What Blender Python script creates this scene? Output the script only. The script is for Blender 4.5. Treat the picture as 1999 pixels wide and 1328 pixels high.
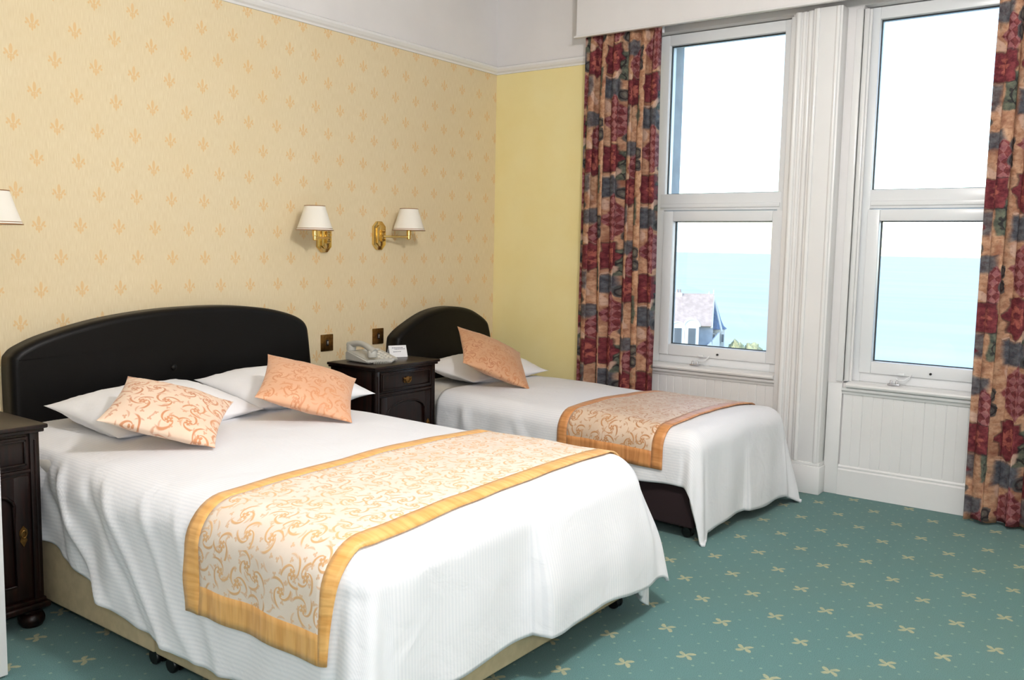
import bpy, bmesh, math, random
from mathutils import Matrix, Vector, noise

for o in list(bpy.data.objects):
    bpy.data.objects.remove(o, do_unlink=True)
S = bpy.context.scene
COL = S.collection
PI = math.pi

# ------------------------------------------------------------------ camera
CAM_POS = Vector((-4.864, -3.740, 1.28))
FPX, YAW, PITCH, ROLL = 1760.0, math.radians(36.3), math.radians(5.83), math.radians(1.12)
_fw = Vector((math.cos(YAW) * math.cos(PITCH), math.sin(YAW) * math.cos(PITCH), -math.sin(PITCH)))
_rt = Vector((math.sin(YAW), -math.cos(YAW), 0))
_up = _rt.cross(_fw)
_r2 = _rt * math.cos(ROLL) + _up * math.sin(ROLL)
_u2 = -_rt * math.sin(ROLL) + _up * math.cos(ROLL)
cam_data = bpy.data.cameras.new('camera')
cam_data.sensor_fit = 'HORIZONTAL'
cam_data.sensor_width = 36.0
cam_data.lens = FPX / 1999.0 * 36.0
cam_data.clip_start = 0.05
cam_data.clip_end = 60000
cam = bpy.data.objects.new('camera', cam_data)
COL.objects.link(cam)
cam.matrix_world = Matrix((
    (_r2.x, _u2.x, -_fw.x, CAM_POS.x),
    (_r2.y, _u2.y, -_fw.y, CAM_POS.y),
    (_r2.z, _u2.z, -_fw.z, CAM_POS.z),
    (0, 0, 0, 1)))
S.camera = cam

# ------------------------------------------------------------------ world, sun, exposure
wld = bpy.data.worlds.new('sky')
S.world = wld
wld.use_nodes = True
wn = wld.node_tree
wn.nodes.clear()
sky = wn.nodes.new('ShaderNodeTexSky')
sky.sky_type = 'NISHITA'
sky.sun_disc = False
sky.sun_elevation = math.radians(38)
sky.sun_rotation = math.radians(-40)
sky.air_density = 1.0
sky.dust_density = 0.5
bgn = wn.nodes.new('ShaderNodeBackground')
bgn.inputs['Strength'].default_value = 0.72
wo = wn.nodes.new('ShaderNodeOutputWorld')
wn.links.new(sky.outputs[0], bgn.inputs['Color'])
wn.links.new(bgn.outputs[0], wo.inputs['Surface'])

def add_light(name, kind, loc, energy, color=(1, 1, 1), rot=None, **kw):
    d = bpy.data.lights.new(name, kind)
    d.energy = energy
    d.color = color
    for k, v in kw.items():
        setattr(d, k, v)
    o = bpy.data.objects.new(name, d)
    COL.objects.link(o)
    o.location = loc
    if rot is not None:
        o.rotation_euler = rot
    return o

sun = add_light('sun', 'SUN', (0, 20, 30), 3.6, (1.0, 0.93, 0.82), angle=0.01)
sun.rotation_euler = Vector((-0.85, 0.30, 0.55)).to_track_quat('Z', 'Y').to_euler()
# the photographer's flash, a small diffused head just above the lens
add_light('camera_flash', 'POINT', (-4.80, -3.86, 1.46), 50, (0.98, 0.99, 1.0), shadow_soft_size=0.10)

S.view_settings.view_transform = 'Standard'
S.view_settings.look = 'None'
S.view_settings.gamma = 1
S.view_settings.use_curve_mapping = False
S.view_settings.exposure = 0.20
CEIL_Z = 3.0

# ------------------------------------------------------------------ node helper
def srgb(r, g, b):
    f = lambda c: (c / 255 / 12.92) if c / 255 <= 0.04045 else ((c / 255 + 0.055) / 1.055) ** 2.4
    return (f(r), f(g), f(b), 1.0)

class N:
    """a value socket with arithmetic, building Math nodes in tree nt"""
    def __init__(s, nt, sock):
        s.nt, s.k = nt, sock
    def m(s, op, *a):
        n = s.nt.nodes.new('ShaderNodeMath')
        n.operation = op
        for i, v in enumerate((s,) + a):
            if isinstance(v, N):
                s.nt.links.new(v.k, n.inputs[i])
            else:
                n.inputs[i].default_value = float(v)
        return N(s.nt, n.outputs[0])
    def __add__(s, o): return s.m('ADD', o)
    __radd__ = __add__
    def __sub__(s, o): return s.m('SUBTRACT', o)
    def __rsub__(s, o): return (s * -1) + o
    def __mul__(s, o): return s.m('MULTIPLY', o)
    __rmul__ = __mul__
    def __truediv__(s, o): return s.m('DIVIDE', o)
    def abs(s): return s.m('ABSOLUTE')
    def frac(s): return s.m('FRACT')
    def floor(s): return s.m('FLOOR')
    def sin(s): return s.m('SINE')
    def cos(s): return s.m('COSINE')
    def sqrt(s): return s.m('SQRT')
    def min(s, o): return s.m('MINIMUM', o)
    def max(s, o): return s.m('MAXIMUM', o)
    def pow(s, o): return s.m('POWER', o)
    def atan2(s, o): return s.m('ARCTAN2', o)
    def log(s): return s.m('LOGARITHM', math.e)
    def step(s, a, b):
        n = s.nt.nodes.new('ShaderNodeMapRange')
        n.interpolation_type = 'SMOOTHSTEP'
        s.nt.links.new(s.k, n.inputs[0])
        n.inputs[1].default_value = a
        n.inputs[2].default_value = b
        return N(s.nt, n.outputs[0])
    def inside(s, w=0.001):          # 1 where signed value < 0
        return 1 - s.step(-w, w)
    def wrap(s, period):             # centred repeat
        return ((s / period + 0.5).frac() - 0.5) * period

def hyp(a, b): return (a * a + b * b).sqrt()
def ell(x, y, cx, cy, rx, ry):       # <0 inside, in metres (approx.)
    return (hyp((x - cx) / rx, (y - cy) / ry) - 1) * min(rx, ry)
def rot2(x, y, a):
    c, s_ = math.cos(a), math.sin(a)
    return x * c + y * s_, y * c - x * s_

class Mat:
    def __init__(s, name, rough=0.6, spec=0.5, metallic=0.0, sheen=0.0, coat=0.0):
        s.m = bpy.data.materials.new(name)
        s.m.use_nodes = True
        s.nt = s.m.node_tree
        s.b = s.nt.nodes['Principled BSDF']
        s.b.inputs['Roughness'].default_value = rough
        s.b.inputs['Specular IOR Level'].default_value = spec
        s.b.inputs['Metallic'].default_value = metallic
        s.b.inputs['Sheen Weight'].default_value = sheen
        s.b.inputs['Coat Weight'].default_value = coat
    def new(s, t): return s.nt.nodes.new(t)
    def link(s, a, b): s.nt.links.new(a.k if isinstance(a, N) else a, b)
    def coord(s, which='Object'):
        tc = s.new('ShaderNodeTexCoord')
        sp = s.new('ShaderNodeSeparateXYZ')
        s.nt.links.new(tc.outputs[which], sp.inputs[0])
        s.vec = tc.outputs[which]
        return [N(s.nt, sp.outputs[i]) for i in range(3)]
    def comb(s, x, y, z=0.0):
        c = s.new('ShaderNodeCombineXYZ')
        for i, v in enumerate((x, y, z)):
            if isinstance(v, N): s.nt.links.new(v.k, c.inputs[i])
            else: c.inputs[i].default_value = v
        return c.outputs[0]
    def noise(s, scale, detail=2.0, vec=None, rough=0.5, dist=0.0):
        n = s.new('ShaderNodeTexNoise')
        n.inputs['Scale'].default_value = scale
        n.inputs['Detail'].default_value = detail
        n.inputs['Roughness'].default_value = rough
        n.inputs['Distortion'].default_value = dist
        if vec is None:
            tc = s.new('ShaderNodeTexCoord'); vec = tc.outputs['Object']
        s.nt.links.new(vec, n.inputs['Vector'])
        return N(s.nt, n.outputs[0])
    def mix(s, a, b, f):
        n = s.new('ShaderNodeMix')
        n.data_type = 'RGBA'
        for sock, v in ((n.inputs[6], a), (n.inputs[7], b)):
            if isinstance(v, tuple): sock.default_value = v
            else: s.nt.links.new(v, sock)
        if isinstance(f, N): s.nt.links.new(f.k, n.inputs[0])
        else: n.inputs[0].default_value = f
        return n.outputs[2]
    def color(s, c):
        if isinstance(c, tuple): s.b.inputs['Base Color'].default_value = c
        else: s.nt.links.new(c, s.b.inputs['Base Color'])
        return s
    def rough(s, v):
        s.nt.links.new(v.k, s.b.inputs['Roughness'])
    def bump(s, h, strength=0.3, dist=0.002):
        n = s.new('ShaderNodeBump')
        n.inputs['Strength'].default_value = strength
        n.inputs['Distance'].default_value = dist
        s.nt.links.new(h.k, n.inputs['Height'])
        s.nt.links.new(n.outputs[0], s.b.inputs['Normal'])

MATS = {}
def plain(name, rgb, rough=0.5, spec=0.5, metallic=0.0, coat=0.0, var=0.0, scale=8.0, bump=0.0, bscale=300.0, bdist=0.001):
    M = Mat(name, rough, spec, metallic, coat=coat)
    c = srgb(*rgb)
    if var:
        d = srgb(*[max(0, v * (1 - var)) for v in rgb])
        M.color(M.mix(d, c, M.noise(scale, 4).step(0.3, 0.7)))
    else:
        M.color(c)
    if bump:
        M.bump(M.noise(bscale, 3), bump, bdist)
    MATS[name] = M.m
    return M.m

# ------------------------------------------------------------------ materials
def mat_wallpaper():
    M = Mat('wallpaper', 0.75, 0.25)
    x, y, z = M.coord()
    DX, DZ = 0.1727, 0.1332
    v = (z - 1.205) / DZ
    row = (v + 0.5).floor()
    lx = (((x + 3.121) / DX + (row * 0.5).frac() + 0.5).frac() - 0.5) * DX
    lz = (v - row) * DZ
    ax = lx.abs()
    d = ell(lx, lz, 0, 0.014, 0.0070, 0.020)
    rx, rz = rot2(ax - 0.0175, lz - 0.003, -0.6)
    d = d.min(ell(rx, rz, 0, 0, 0.0050, 0.013))
    d = d.min(ell(ax, lz, 0.024, -0.006, 0.005, 0.005))
    d = d.min(ell(lx, lz, 0, -0.009, 0.013, 0.003))
    d = d.min(ell(lx, lz, 0, -0.022, 0.0045, 0.013))
    d = d.min(ell(ax, lz, 0.009, -0.018, 0.0045, 0.007))
    hatch = ((lx + lz) * 1400).sin() * 0.28 + 0.68
    mot = d.inside(0.0012) * hatch
    # woven vertical strie of the paper
    n1 = M.noise(1.0, 3, M.comb(x * 420, y, z * 22))
    n2 = M.noise(2.2, 2)
    base = M.mix(srgb(222, 203, 164), srgb(234, 218, 184), n1.step(0.25, 0.75))
    base = M.mix(base, srgb(226, 206, 166), n2.step(0.35, 0.8) * 0.5)
    M.color(M.mix(base, srgb(226, 178, 108), mot * 0.8))
    M.bump(n1 + mot, 0.15, 0.001)
    return M.m

def mat_yellow():
    M = Mat('yellow_paint', 0.7, 0.25)
    n = M.noise(3.5, 5)
    M.color(M.mix(srgb(243, 227, 164), srgb(246, 232, 174), n.step(0.3, 0.7)))
    M.bump(M.noise(60, 4), 0.12, 0.004)
    return M.m

def mat_carpet():
    M = Mat('carpet', 0.95, 0.1, sheen=0.15)
    x, y, z = M.coord()
    px, py = rot2(x + 1.486, y + 2.937, math.radians(2.85))
    DX, DY = 0.320, 0.1355
    # little wobble so that motifs look woven
    v = py / DY
    row = (v + 0.5).floor()
    lx = ((px / DX + (row * 0.5).frac() + 0.5).frac() - 0.5) * DX
    ly = (v - row) * DY
    wob = M.noise(55, 2)
    r = hyp(lx, ly * 1.05)
    th = ly.atan2(lx)
    pet = (th * 2 + 0.55 + r * 26).cos().abs().pow(1.5) * 0.029 + 0.005 + (wob - 0.5) * 0.016
    d = r - pet
    mot = d.inside(0.002)
    # small dots scattered between on a finer half-drop grid
    v2 = py / 0.0452
    r2 = (v2 + 0.5).floor()
    mx = ((px / 0.1066 + (r2 * 0.5).frac() + 0.5).frac() - 0.5) * 0.1066
    my = (v2 - r2) * 0.0452
    dots = (hyp(mx, my) - 0.0048 - (wob - 0.5) * 0.006).inside(0.0014)
    pile = M.noise(420, 2)
    big = M.noise(1.6, 4)
    c = M.mix(srgb(72, 108, 108), srgb(96, 136, 133), pile.step(0.3, 0.7))
    c = M.mix(c, srgb(92, 120, 112), big.step(0.4, 0.75) * 0.45)
    c = M.mix(c, srgb(150, 172, 145), dots * 0.48)
    c = M.mix(c, srgb(188, 178, 134), mot * (wob * 0.6 + 0.30))
    M.color(c)
    M.bump(pile, 0.5, 0.004)
    return M.m

def mat_duvet():
    M = Mat('striped_cotton', 0.75, 0.2, sheen=0.1)
    u, v, w = M.coord('UV')
    st = ((u / 0.0125).frac() - 0.5).abs().step(0.16, 0.30)
    M.color(M.mix(srgb(232, 233, 237), srgb(239, 239, 242), st))
    M.rough(0.85 - st * 0.2)
    wr = M.noise(9, 4, dist=0.6)
    M.bump(wr + st * 0.008, 0.3, 0.02)
    return M.m

def floral(M, u, v, sc):
    """scrolling flower sprigs: returns mask 0..1"""
    def layer(ou, ov, k, rot):
        pu, pv = rot2(u + ou, v + ov, rot)
        vec = M.comb(pu * k, pv * k)
        vo = M.new('ShaderNodeTexVoronoi')
        vo.voronoi_dimensions = '2D'
        vo.inputs['Scale'].default_value = 1.0
        vo.inputs['Randomness'].default_value = 0.55
        M.nt.links.new(vec, vo.inputs['Vector'])
        sp = M.new('ShaderNodeSeparateXYZ')
        M.nt.links.new(vo.outputs['Position'], sp.inputs[0])
        lx = pu * k - N(M.nt, sp.outputs[0])
        ly = pv * k - N(M.nt, sp.outputs[1])
        sc_ = M.new('ShaderNodeSeparateColor')
        M.nt.links.new(vo.outputs['Color'], sc_.inputs[0])
        a = N(M.nt, sc_.outputs[0]) * 6.283
        sgn = (N(M.nt, sc_.outputs[1]) - 0.5).m('SIGN')
        return lx, ly, hyp(lx, ly), ly.atan2(lx), a, sgn
    # leafy scrolls
    lx, ly, r, th, a, sgn = layer(0, 0, sc, 0.3)
    ph = (th * sgn + a + (r + 0.02).log() * 1.9)
    arm = ((ph * 3 / 6.2832).frac() - 0.5).abs()
    wid = 0.13 - (r - 0.30).abs() * 0.28
    scroll = (arm - wid).inside(0.05) * r.step(0.10, 0.16) * (1 - r.step(0.46, 0.56))
    # five petalled flowers on the nodes
    pet = r - ((th * 2.5 + a).cos().abs() * 0.09 + 0.075)
    flower = pet.inside(0.015) * (1 - (r - 0.035).inside(0.01) * 0.8)
    lx, ly, r, th, a, sgn = layer(0.37, 0.21, sc * 1.75, 1.1)
    c2 = (a).cos(); s2 = (a).sin()
    ex = lx * c2 + ly * s2
    ey = ly * c2 - lx * s2 + ex * ex * 0.9 - 0.06
    leaf = ((hyp(ex / 0.30, ey / 0.075) - 1) * 0.08).inside(0.02)
    vein = 1 - ey.abs().step(0.0, 0.02) * 0.5
    lx, ly, r, th, a, sgn = layer(0.91, 0.53, sc * 2.3, -0.6)
    bud = (r - ((th * 1.5 + a).cos().abs() * 0.14 + 0.06)).inside(0.03)
    return scroll.max(flower).max(leaf * vein * 0.9).max(bud * 0.7)

def mat_jacquard(name, base, base2, mot, mot2, sc=9.0, rough=0.45):
    M = Mat(name, rough, 0.4, sheen=0.2)
    u, v, w = M.coord('UV')
    f = floral(M, u, v, sc)
    n = M.noise(7, 3)
    b = M.mix(srgb(*base), srgb(*base2), n.step(0.3, 0.7))
    m = M.mix(srgb(*mot), srgb(*mot2), n.step(0.7, 0.3))
    M.color(M.mix(b, m, f * 0.92))
    weave = M.noise(700, 1)
    M.rough(0.55 - f * 0.12)
    M.bump(f * 0.6 + weave * 0.3 + M.noise(14, 3) * 2.0, 0.22, 0.004)
    return M.m

def mat_border(name, c1, c2):
    M = Mat(name, 0.42, 0.4, sheen=0.15)
    u, v, w = M.coord('UV')        # u along the strip
    n = M.noise(1.0, 2, M.comb(u * 55, v * 6))
    M.color(M.mix(srgb(*c2), srgb(*c1), n.step(0.3, 0.65)))
    M.bump(n, 0.45, 0.006)
    return M.m

def mat_curtain():
    M = Mat('curtain_print', 0.8, 0.2)
    u, v, w = M.coord('UV')
    TW, TH = 0.44, 0.58
    wob = M.noise(13, 4, M.comb(u, v))
    wob2 = M.noise(17, 4, M.comb(v + 3.1, u))
    uu = u + (wob - 0.5) * 0.045
    vv = v + (wob2 - 0.5) * 0.045
    # alternate columns drop by a third so that the repeat does not read as a grid
    colm = (uu / TW).floor()
    x = ((uu / TW).frac()) * TW
    y = (((vv + colm * 0.19) / TH).frac()) * TH
    shade = M.noise(34, 5, M.comb(u, v), 0.65)
    wash = M.noise(7, 4, M.comb(u + 5, v), 0.6)
    peach = M.mix(srgb(164, 116, 88), srgb(208, 168, 138), shade.step(0.3, 0.7))
    peach = M.mix(peach, srgb(134, 84, 66), wash.step(0.48, 0.7) * 0.8)
    peach = M.mix(peach, srgb(120, 110, 96), wash.step(0.45, 0.25) * 0.7)
    slate = M.mix(srgb(48, 54, 66), srgb(100, 108, 116), shade.step(0.3, 0.75))
    green = M.mix(srgb(66, 74, 68), srgb(118, 120, 102), shade.step(0.3, 0.75))
    maroon = M.mix(srgb(80, 28, 38), srgb(138, 66, 70), shade.step(0.3, 0.72))
    mauve = M.mix(srgb(126, 68, 80), srgb(164, 112, 110), shade.step(0.3, 0.7))
    pale = srgb(206, 174, 156)
    ink = srgb(36, 33, 38)
    def rect(cx, cy, hx, hy, w_=0.006):
        return ((x - cx).abs() - hx).max((y - cy).abs() - hy).inside(w_)
    c = peach
    # slate blue patches
    c = M.mix(c, slate, rect(0.095, 0.315, 0.09, 0.060, 0.012) * 0.95)
    c = M.mix(c, slate, rect(0.29, 0.535, 0.075, 0.045, 0.012) * 0.9)
    c = M.mix(c, slate, rect(0.255, 0.15, 0.035, 0.06, 0.015) * 0.85)
    # pale edge line on the patches
    c = M.mix(c, pale, rect(0.095, 0.379, 0.09, 0.003, 0.002) * 0.7)
    # green bands with dark scroll
    for cx, cy in ((0.385, 0.17), (0.19, 0.445)):
        band = rect(cx, cy, 0.034, 0.085)
        c = M.mix(c, green, band)
        cur = (x - cx - ((y - cy) * 62).sin() * 0.016).abs() - 0.0045
        c = M.mix(c, ink, cur.inside(0.002) * band * 0.85)
        cur = hyp((x - cx).abs() - 0.012, (y - cy).wrap(0.05)) - 0.008
        c = M.mix(c, ink, cur.inside(0.002) * band * 0.7)
    # diamond check
    for cx, cy, s_ in ((0.135, 0.125, 1.2), (0.36, 0.43, 0.8)):
        dx, dy = x - cx, y - cy
        reg = (dx.abs() / 0.105 + dy.abs() / 0.125 - s_).inside(0.06)
        a = ((dx / 0.034 + dy / 0.044).floor() * 0.5).frac()
        b = ((dx / 0.034 - dy / 0.044).floor() * 0.5).frac()
        chk = (a - b).abs() * 2
        c = M.mix(c, M.mix(maroon, mauve, chk), reg * 0.95)
    # eight pointed maroon medallions with a flower inside
    for cx, cy, s_ in ((0.10, 0.485, 1.15), (0.315, 0.285, 1.0)):
        dx, dy = (x - cx).abs(), (y - cy).abs()
        oct_ = ((dx + dy) * 0.75).min(dx.max(dy)) - 0.068 * s_
        c = M.mix(c, ink, (oct_ - 0.006).inside(0.004) * 0.7)
        c = M.mix(c, maroon, oct_.inside(0.004))
        r = hyp(dx, dy)
        th = (y - cy).atan2(x - cx)
        fl = r - ((th * 4).cos().abs() * 0.022 + 0.026) * s_
        c = M.mix(c, srgb(178, 102, 88), fl.inside(0.004) * (shade.step(0.35, 0.6) * 0.75 + 0.1))
        c = M.mix(c, maroon, (r - 0.013 * s_).inside(0.003))
    # paired dark rosettes
    for cx, cy in ((0.415, 0.505), (0.415, 0.435), (0.225, 0.03), (0.20, 0.275)):
        r = hyp(x - cx, y - cy)
        c = M.mix(c, srgb(74, 76, 76), (r - 0.036).inside(0.004) * 0.9)
        c = M.mix(c, ink, ((r - 0.023).abs() - 0.004).inside(0.002) * 0.8)
        c = M.mix(c, srgb(120, 116, 104), (r - 0.009).inside(0.003) * 0.8)
    # pale leaves
    for cx, cy, an in ((0.30, 0.08, 0.5), (0.16, 0.395, -0.6), (0.265, 0.385, 0.9), (0.03, 0.215, 0.2)):
        ex, ey = rot2(x - cx, y - cy, an)
        c = M.mix(c, pale, ell(ex, ey, 0, 0, 0.018, 0.036).inside(0.004) * 0.75)
    # soft painterly unevenness
    c = M.mix(c, srgb(96, 66, 60), M.noise(80, 4, M.comb(u, v)).step(0.5, 0.8) * 0.5)
    M.color(c)
    M.bump(M.noise(500, 2), 0.1, 0.001)
    return M.m

def mat_wood():
    M = Mat('dark_oak', 0.36, 0.3, coat=0.06)
    x, y, z = M.coord()
    n = M.noise(1.0, 5, M.comb(x * 60, y * 60, z * 4), 0.6, 0.3)
    M.color(M.mix(srgb(14, 7, 6), srgb(38, 17, 12), n.step(0.35, 0.75)))
    M.bump(n, 0.12, 0.001)
    return M.m

def mat_leather():
    M = Mat('black_leatherette', 0.42, 0.22)
    M.color(srgb(9, 7, 7))
    vo = M.new('ShaderNodeTexVoronoi')
    vo.inputs['Scale'].default_value = 380
    tc = M.new('ShaderNodeTexCoord')
    M.nt.links.new(tc.outputs['Object'], vo.inputs['Vector'])
    M.bump(N(M.nt, vo.outputs['Distance']), 0.15, 0.0008)
    return M.m

def mat_glass():
    m = bpy.data.materials.new('window_glass')
    m.use_nodes = True
    nt = m.node_tree
    nt.nodes.clear()
    o = nt.nodes.new('ShaderNodeOutputMaterial')
    tr = nt.nodes.new('ShaderNodeBsdfTransparent')
    tr.inputs['Color'].default_value = (0.97, 0.985, 0.98, 1)
    gl = nt.nodes.new('ShaderNodeBsdfGlossy')
    gl.inputs['Roughness'].default_value = 0.02
    fr = nt.nodes.new('ShaderNodeFresnel')
    fr.inputs['IOR'].default_value = 1.45
    mx = nt.nodes.new('ShaderNodeMixShader')
    nt.links.new(fr.outputs[0], mx.inputs[0])
    nt.links.new(tr.outputs[0], mx.inputs[1])
    nt.links.new(gl.outputs[0], mx.inputs[2])
    nt.links.new(mx.outputs[0], o.inputs['Surface'])
    return m

def mat_sea():
    M = Mat('sea_water', 0.6, 0.05)
    x, y, z = M.coord()
    w1 = M.noise(1.0, 4, M.comb(x * 0.02, y * 0.004))
    w2 = M.noise(1.0, 2, M.comb(x * 0.0018, y * 0.0004))
    c = M.mix(srgb(158, 176, 180), srgb(168, 182, 184), w1.step(0.35, 0.7))
    c = M.mix(c, srgb(150, 172, 178), w2.step(0.5, 0.75) * 0.5)
    M.color(c)
    return M.m

def mat_card():
    M = Mat('printed_card', 0.7, 0.3)
    x, y, z = M.coord()
    M.color(srgb(238, 238, 240))
    return M.m

def mat_emit(name, col, st):
    m = bpy.data.materials.new(name)
    m.use_nodes = True
    b = m.node_tree.nodes['Principled BSDF']
    b.inputs['Base Color'].default_value = (0.9, 0.88, 0.82, 1)
    b.inputs['Emission Color'].default_value = col
    b.inputs['Emission Strength'].default_value = st
    return m

WALLPAPER = mat_wallpaper(); YELLOW = mat_yellow(); CARPET = mat_carpet(); DUVET = mat_duvet()
CURTAIN = mat_curtain(); WOOD = mat_wood(); LEATHER = mat_leather(); GLASS = mat_glass(); SEA = mat_sea()
RUN_A = mat_jacquard('runner_brocade', (240, 226, 212), (234, 216, 198), (230, 182, 122), (222, 168, 108), 12.0)
RUN_B = mat_jacquard('single_runner_brocade', (222, 198, 174), (212, 186, 160), (196, 138, 84), (186, 126, 76), 12.0)
BORD_A = mat_border('runner_satin', (240, 186, 112), (222, 160, 84))
BORD_B = mat_border('single_runner_satin', (214, 150, 92), (190, 124, 68))
CUSH = [mat_jacquard('cushion_brocade', (242, 216, 192), (236, 206, 180), (212, 142, 92), (202, 128, 82), 11.0),
        mat_jacquard('cushion_brocade_sheen_peach', (226, 176, 140), (218, 166, 130), (214, 146, 98), (204, 134, 90), 13.0),  # same brocade, darker look of its sheen put into the colours
        mat_jacquard('cushion_brocade_sheen_tan', (210, 160, 122), (200, 150, 112), (196, 132, 84), (182, 116, 76), 15.0)]  # same cloth again, sheen darkening painted into a tan base
LINEN = plain('white_pillowcase', (244, 244, 247), 0.8, 0.2, bump=0.25, bscale=12, bdist=0.012)
MATT = plain('mattress_ticking', (225, 222, 216), 0.9, 0.1)
BEIGE = plain('beige_divan_fabric', (200, 182, 148), 0.9, 0.15, var=0.06, scale=30, bump=0.2, bscale=600)
BROWN = plain('dark_brown_divan_fabric', (46, 34, 36), 0.85, 0.2, bump=0.2, bscale=600)
BLACKP = plain('black_plastic', (16, 16, 17), 0.35)
WHITEW = plain('white_emulsion', (232, 229, 228), 0.8, 0.2, var=0.02, scale=3)
GLOSS = plain('white_gloss_paint', (234, 233, 232), 0.25, 0.5, coat=0.2, var=0.012, scale=4, bump=0.015, bscale=10, bdist=0.002)
UPVC = plain('white_upvc', (232, 234, 236), 0.28, 0.5)
GASKET = plain('black_gasket', (20, 24, 24), 0.6)
BRASS = plain('polished_brass', (232, 200, 128), 0.16, 0.5, metallic=1.0)
OLDBRASS = plain('aged_brass', (150, 112, 62), 0.38, 0.5, metallic=1.0, var=0.25, scale=60)
SHADE = plain('cream_lampshade', (240, 234, 222), 0.8, 0.2, bump=0.1, bscale=500)
GOLD = plain('gold_braid', (160, 112, 66), 0.4, 0.5, metallic=0.6)
PHONE = plain('grey_phone_plastic', (186, 184, 176), 0.4, 0.4)
PHONEK = plain('phone_key_plastic', (222, 220, 212), 0.4, 0.4)
CORD = plain('phone_cord_plastic', (212, 210, 204), 0.4, 0.4)
CARD = mat_card()
INK = plain('card_print', (120, 118, 130), 0.7)
CHROME = plain('switch_steel', (200, 200, 205), 0.25, 0.5, metallic=0.9)
CHIP = plain('bare_timber', (120, 92, 60), 0.8)
ROOFM = plain('clay_roof_tiles', (176, 160, 152), 0.9, 0.1, var=0.10, scale=2.0)
SLATE = plain('slate_tiles', (104, 122, 146), 0.85, 0.15, var=0.15, scale=2.0)
RENDERW = plain('house_render', (206, 206, 206), 0.9, 0.1)
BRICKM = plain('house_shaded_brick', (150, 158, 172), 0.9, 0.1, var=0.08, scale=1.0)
LEAF = plain('hedge_leaves', (182, 180, 140), 0.9, 0.1, var=0.3, scale=1.5)
GRASS = plain('headland_grass', (130, 136, 96), 0.95, 0.1, var=0.2, scale=0.2)
DARKWIN = plain('house_window_glass', (86, 96, 108), 0.2)

# ------------------------------------------------------------------ mesh helpers
def mesh_obj(name, verts, faces, mat, parent=None, smooth=False, uvs=None, M=None):
    me = bpy.data.meshes.new(name)
    me.from_pydata([tuple(v) for v in verts], [], faces)
    if uvs is not None:
        ul = me.uv_layers.new(name='UVMap')
        for p in me.polygons:
            for li, vi in zip(p.loop_indices, p.vertices):
                ul.data[li].uv = uvs[vi]
    if smooth:
        me.polygons.foreach_set('use_smooth', [True] * len(me.polygons))
    me.materials.append(mat)
    me.validate()
    me.update()
    o = bpy.data.objects.new(name, me)
    COL.objects.link(o)
    if parent is not None:
        o.parent = parent
    if M is not None:
        o.matrix_local = M
    return o

def bm_obj(name, bm, mat, parent=None, smooth=False, angle=None):
    me = bpy.data.meshes.new(name)
    bmesh.ops.recalc_face_normals(bm, faces=bm.faces)
    bm.to_mesh(me)
    bm.free()
    if smooth:
        me.polygons.foreach_set('use_smooth', [True] * len(me.polygons))
        if angle is not None:
            me.set_sharp_from_angle(angle=angle)
    me.materials.append(mat)
    o = bpy.data.objects.new(name, me)
    COL.objects.link(o)
    if parent is not None:
        o.parent = parent
    return o

def b_box(bm, x0, x1, y0, y1, z0, z1, bev=0.0, seg=2):
    vs = [bm.verts.new((x, y, z)) for x in (x0, x1) for y in (y0, y1) for z in (z0, z1)]
    fs = [bm.faces.new([vs[i] for i in f]) for f in
          ((0, 1, 3, 2), (4, 6, 7, 5), (0, 4, 5, 1), (2, 3, 7, 6), (0, 2, 6, 4), (1, 5, 7, 3))]
    if bev > 0:
        es = list({e for f in fs for e in f.edges})
        bmesh.ops.bevel(bm, geom=es, offset=bev, segments=seg, affect='EDGES', profile=0.5)

def box(name, x0, x1, y0, y1, z0, z1, mat, parent=None, bev=0.0, seg=2, smooth=False):
    bm = bmesh.new()
    x0, x1 = min(x0, x1), max(x0, x1); y0, y1 = min(y0, y1), max(y0, y1); z0, z1 = min(z0, z1), max(z0, z1)
    b_box(bm, x0, x1, y0, y1, z0, z1, bev, seg)
    return bm_obj(name, bm, mat, parent, smooth=smooth or bev > 0, angle=math.radians(40))

def b_lathe(bm, prof, seg=24, M=None):
    """prof: list of (r, z); revolve around z"""
    rings = []
    for r, z in prof:
        ring = []
        for i in range(seg):
            a = 2 * PI * i / seg
            v = Vector((r * math.cos(a), r * math.sin(a), z))
            ring.append(bm.verts.new(M @ v if M else v))
        rings.append(ring)
    for a, b in zip(rings, rings[1:]):
        for i in range(seg):
            j = (i + 1) % seg
            bm.faces.new((a[i], a[j], b[j], b[i]))
    if prof[0][0] > 1e-5: bm.faces.new(list(reversed(rings[0])))
    if prof[-1][0] > 1e-5: bm.faces.new(rings[-1])

def lathe(name, prof, mat, parent=None, seg=24, M=None):
    bm = bmesh.new()
    b_lathe(bm, [(max(r, 1e-4), z) for r, z in prof], seg, M)
    return bm_obj(name, bm, mat, parent, True, math.radians(45))

def b_tube(bm, pts, r, seg=10, cap=True):
    pts = [Vector(p) for p in pts]
    rings = []
    up = Vector((0.13, 0.21, 0.97)).normalized()
    for i, p in enumerate(pts):
        t = (pts[min(i + 1, len(pts) - 1)] - pts[max(i - 1, 0)]).normalized()
        n = t.cross(up)
        if n.length < 1e-3: n = t.cross(Vector((1, 0, 0)))
        n.normalize()
        b = t.cross(n)
        rr = r[i] if isinstance(r, (list, tuple)) else r
        rings.append([bm.verts.new(p + (n * math.cos(2 * PI * k / seg) + b * math.sin(2 * PI * k / seg)) * rr) for k in range(seg)])
    for a, b in zip(rings, rings[1:]):
        for k in range(seg):
            j = (k + 1) % seg
            bm.faces.new((a[k], a[j], b[j], b[k]))
    if cap:
        bm.faces.new(list(reversed(rings[0]))); bm.faces.new(rings[-1])

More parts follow.
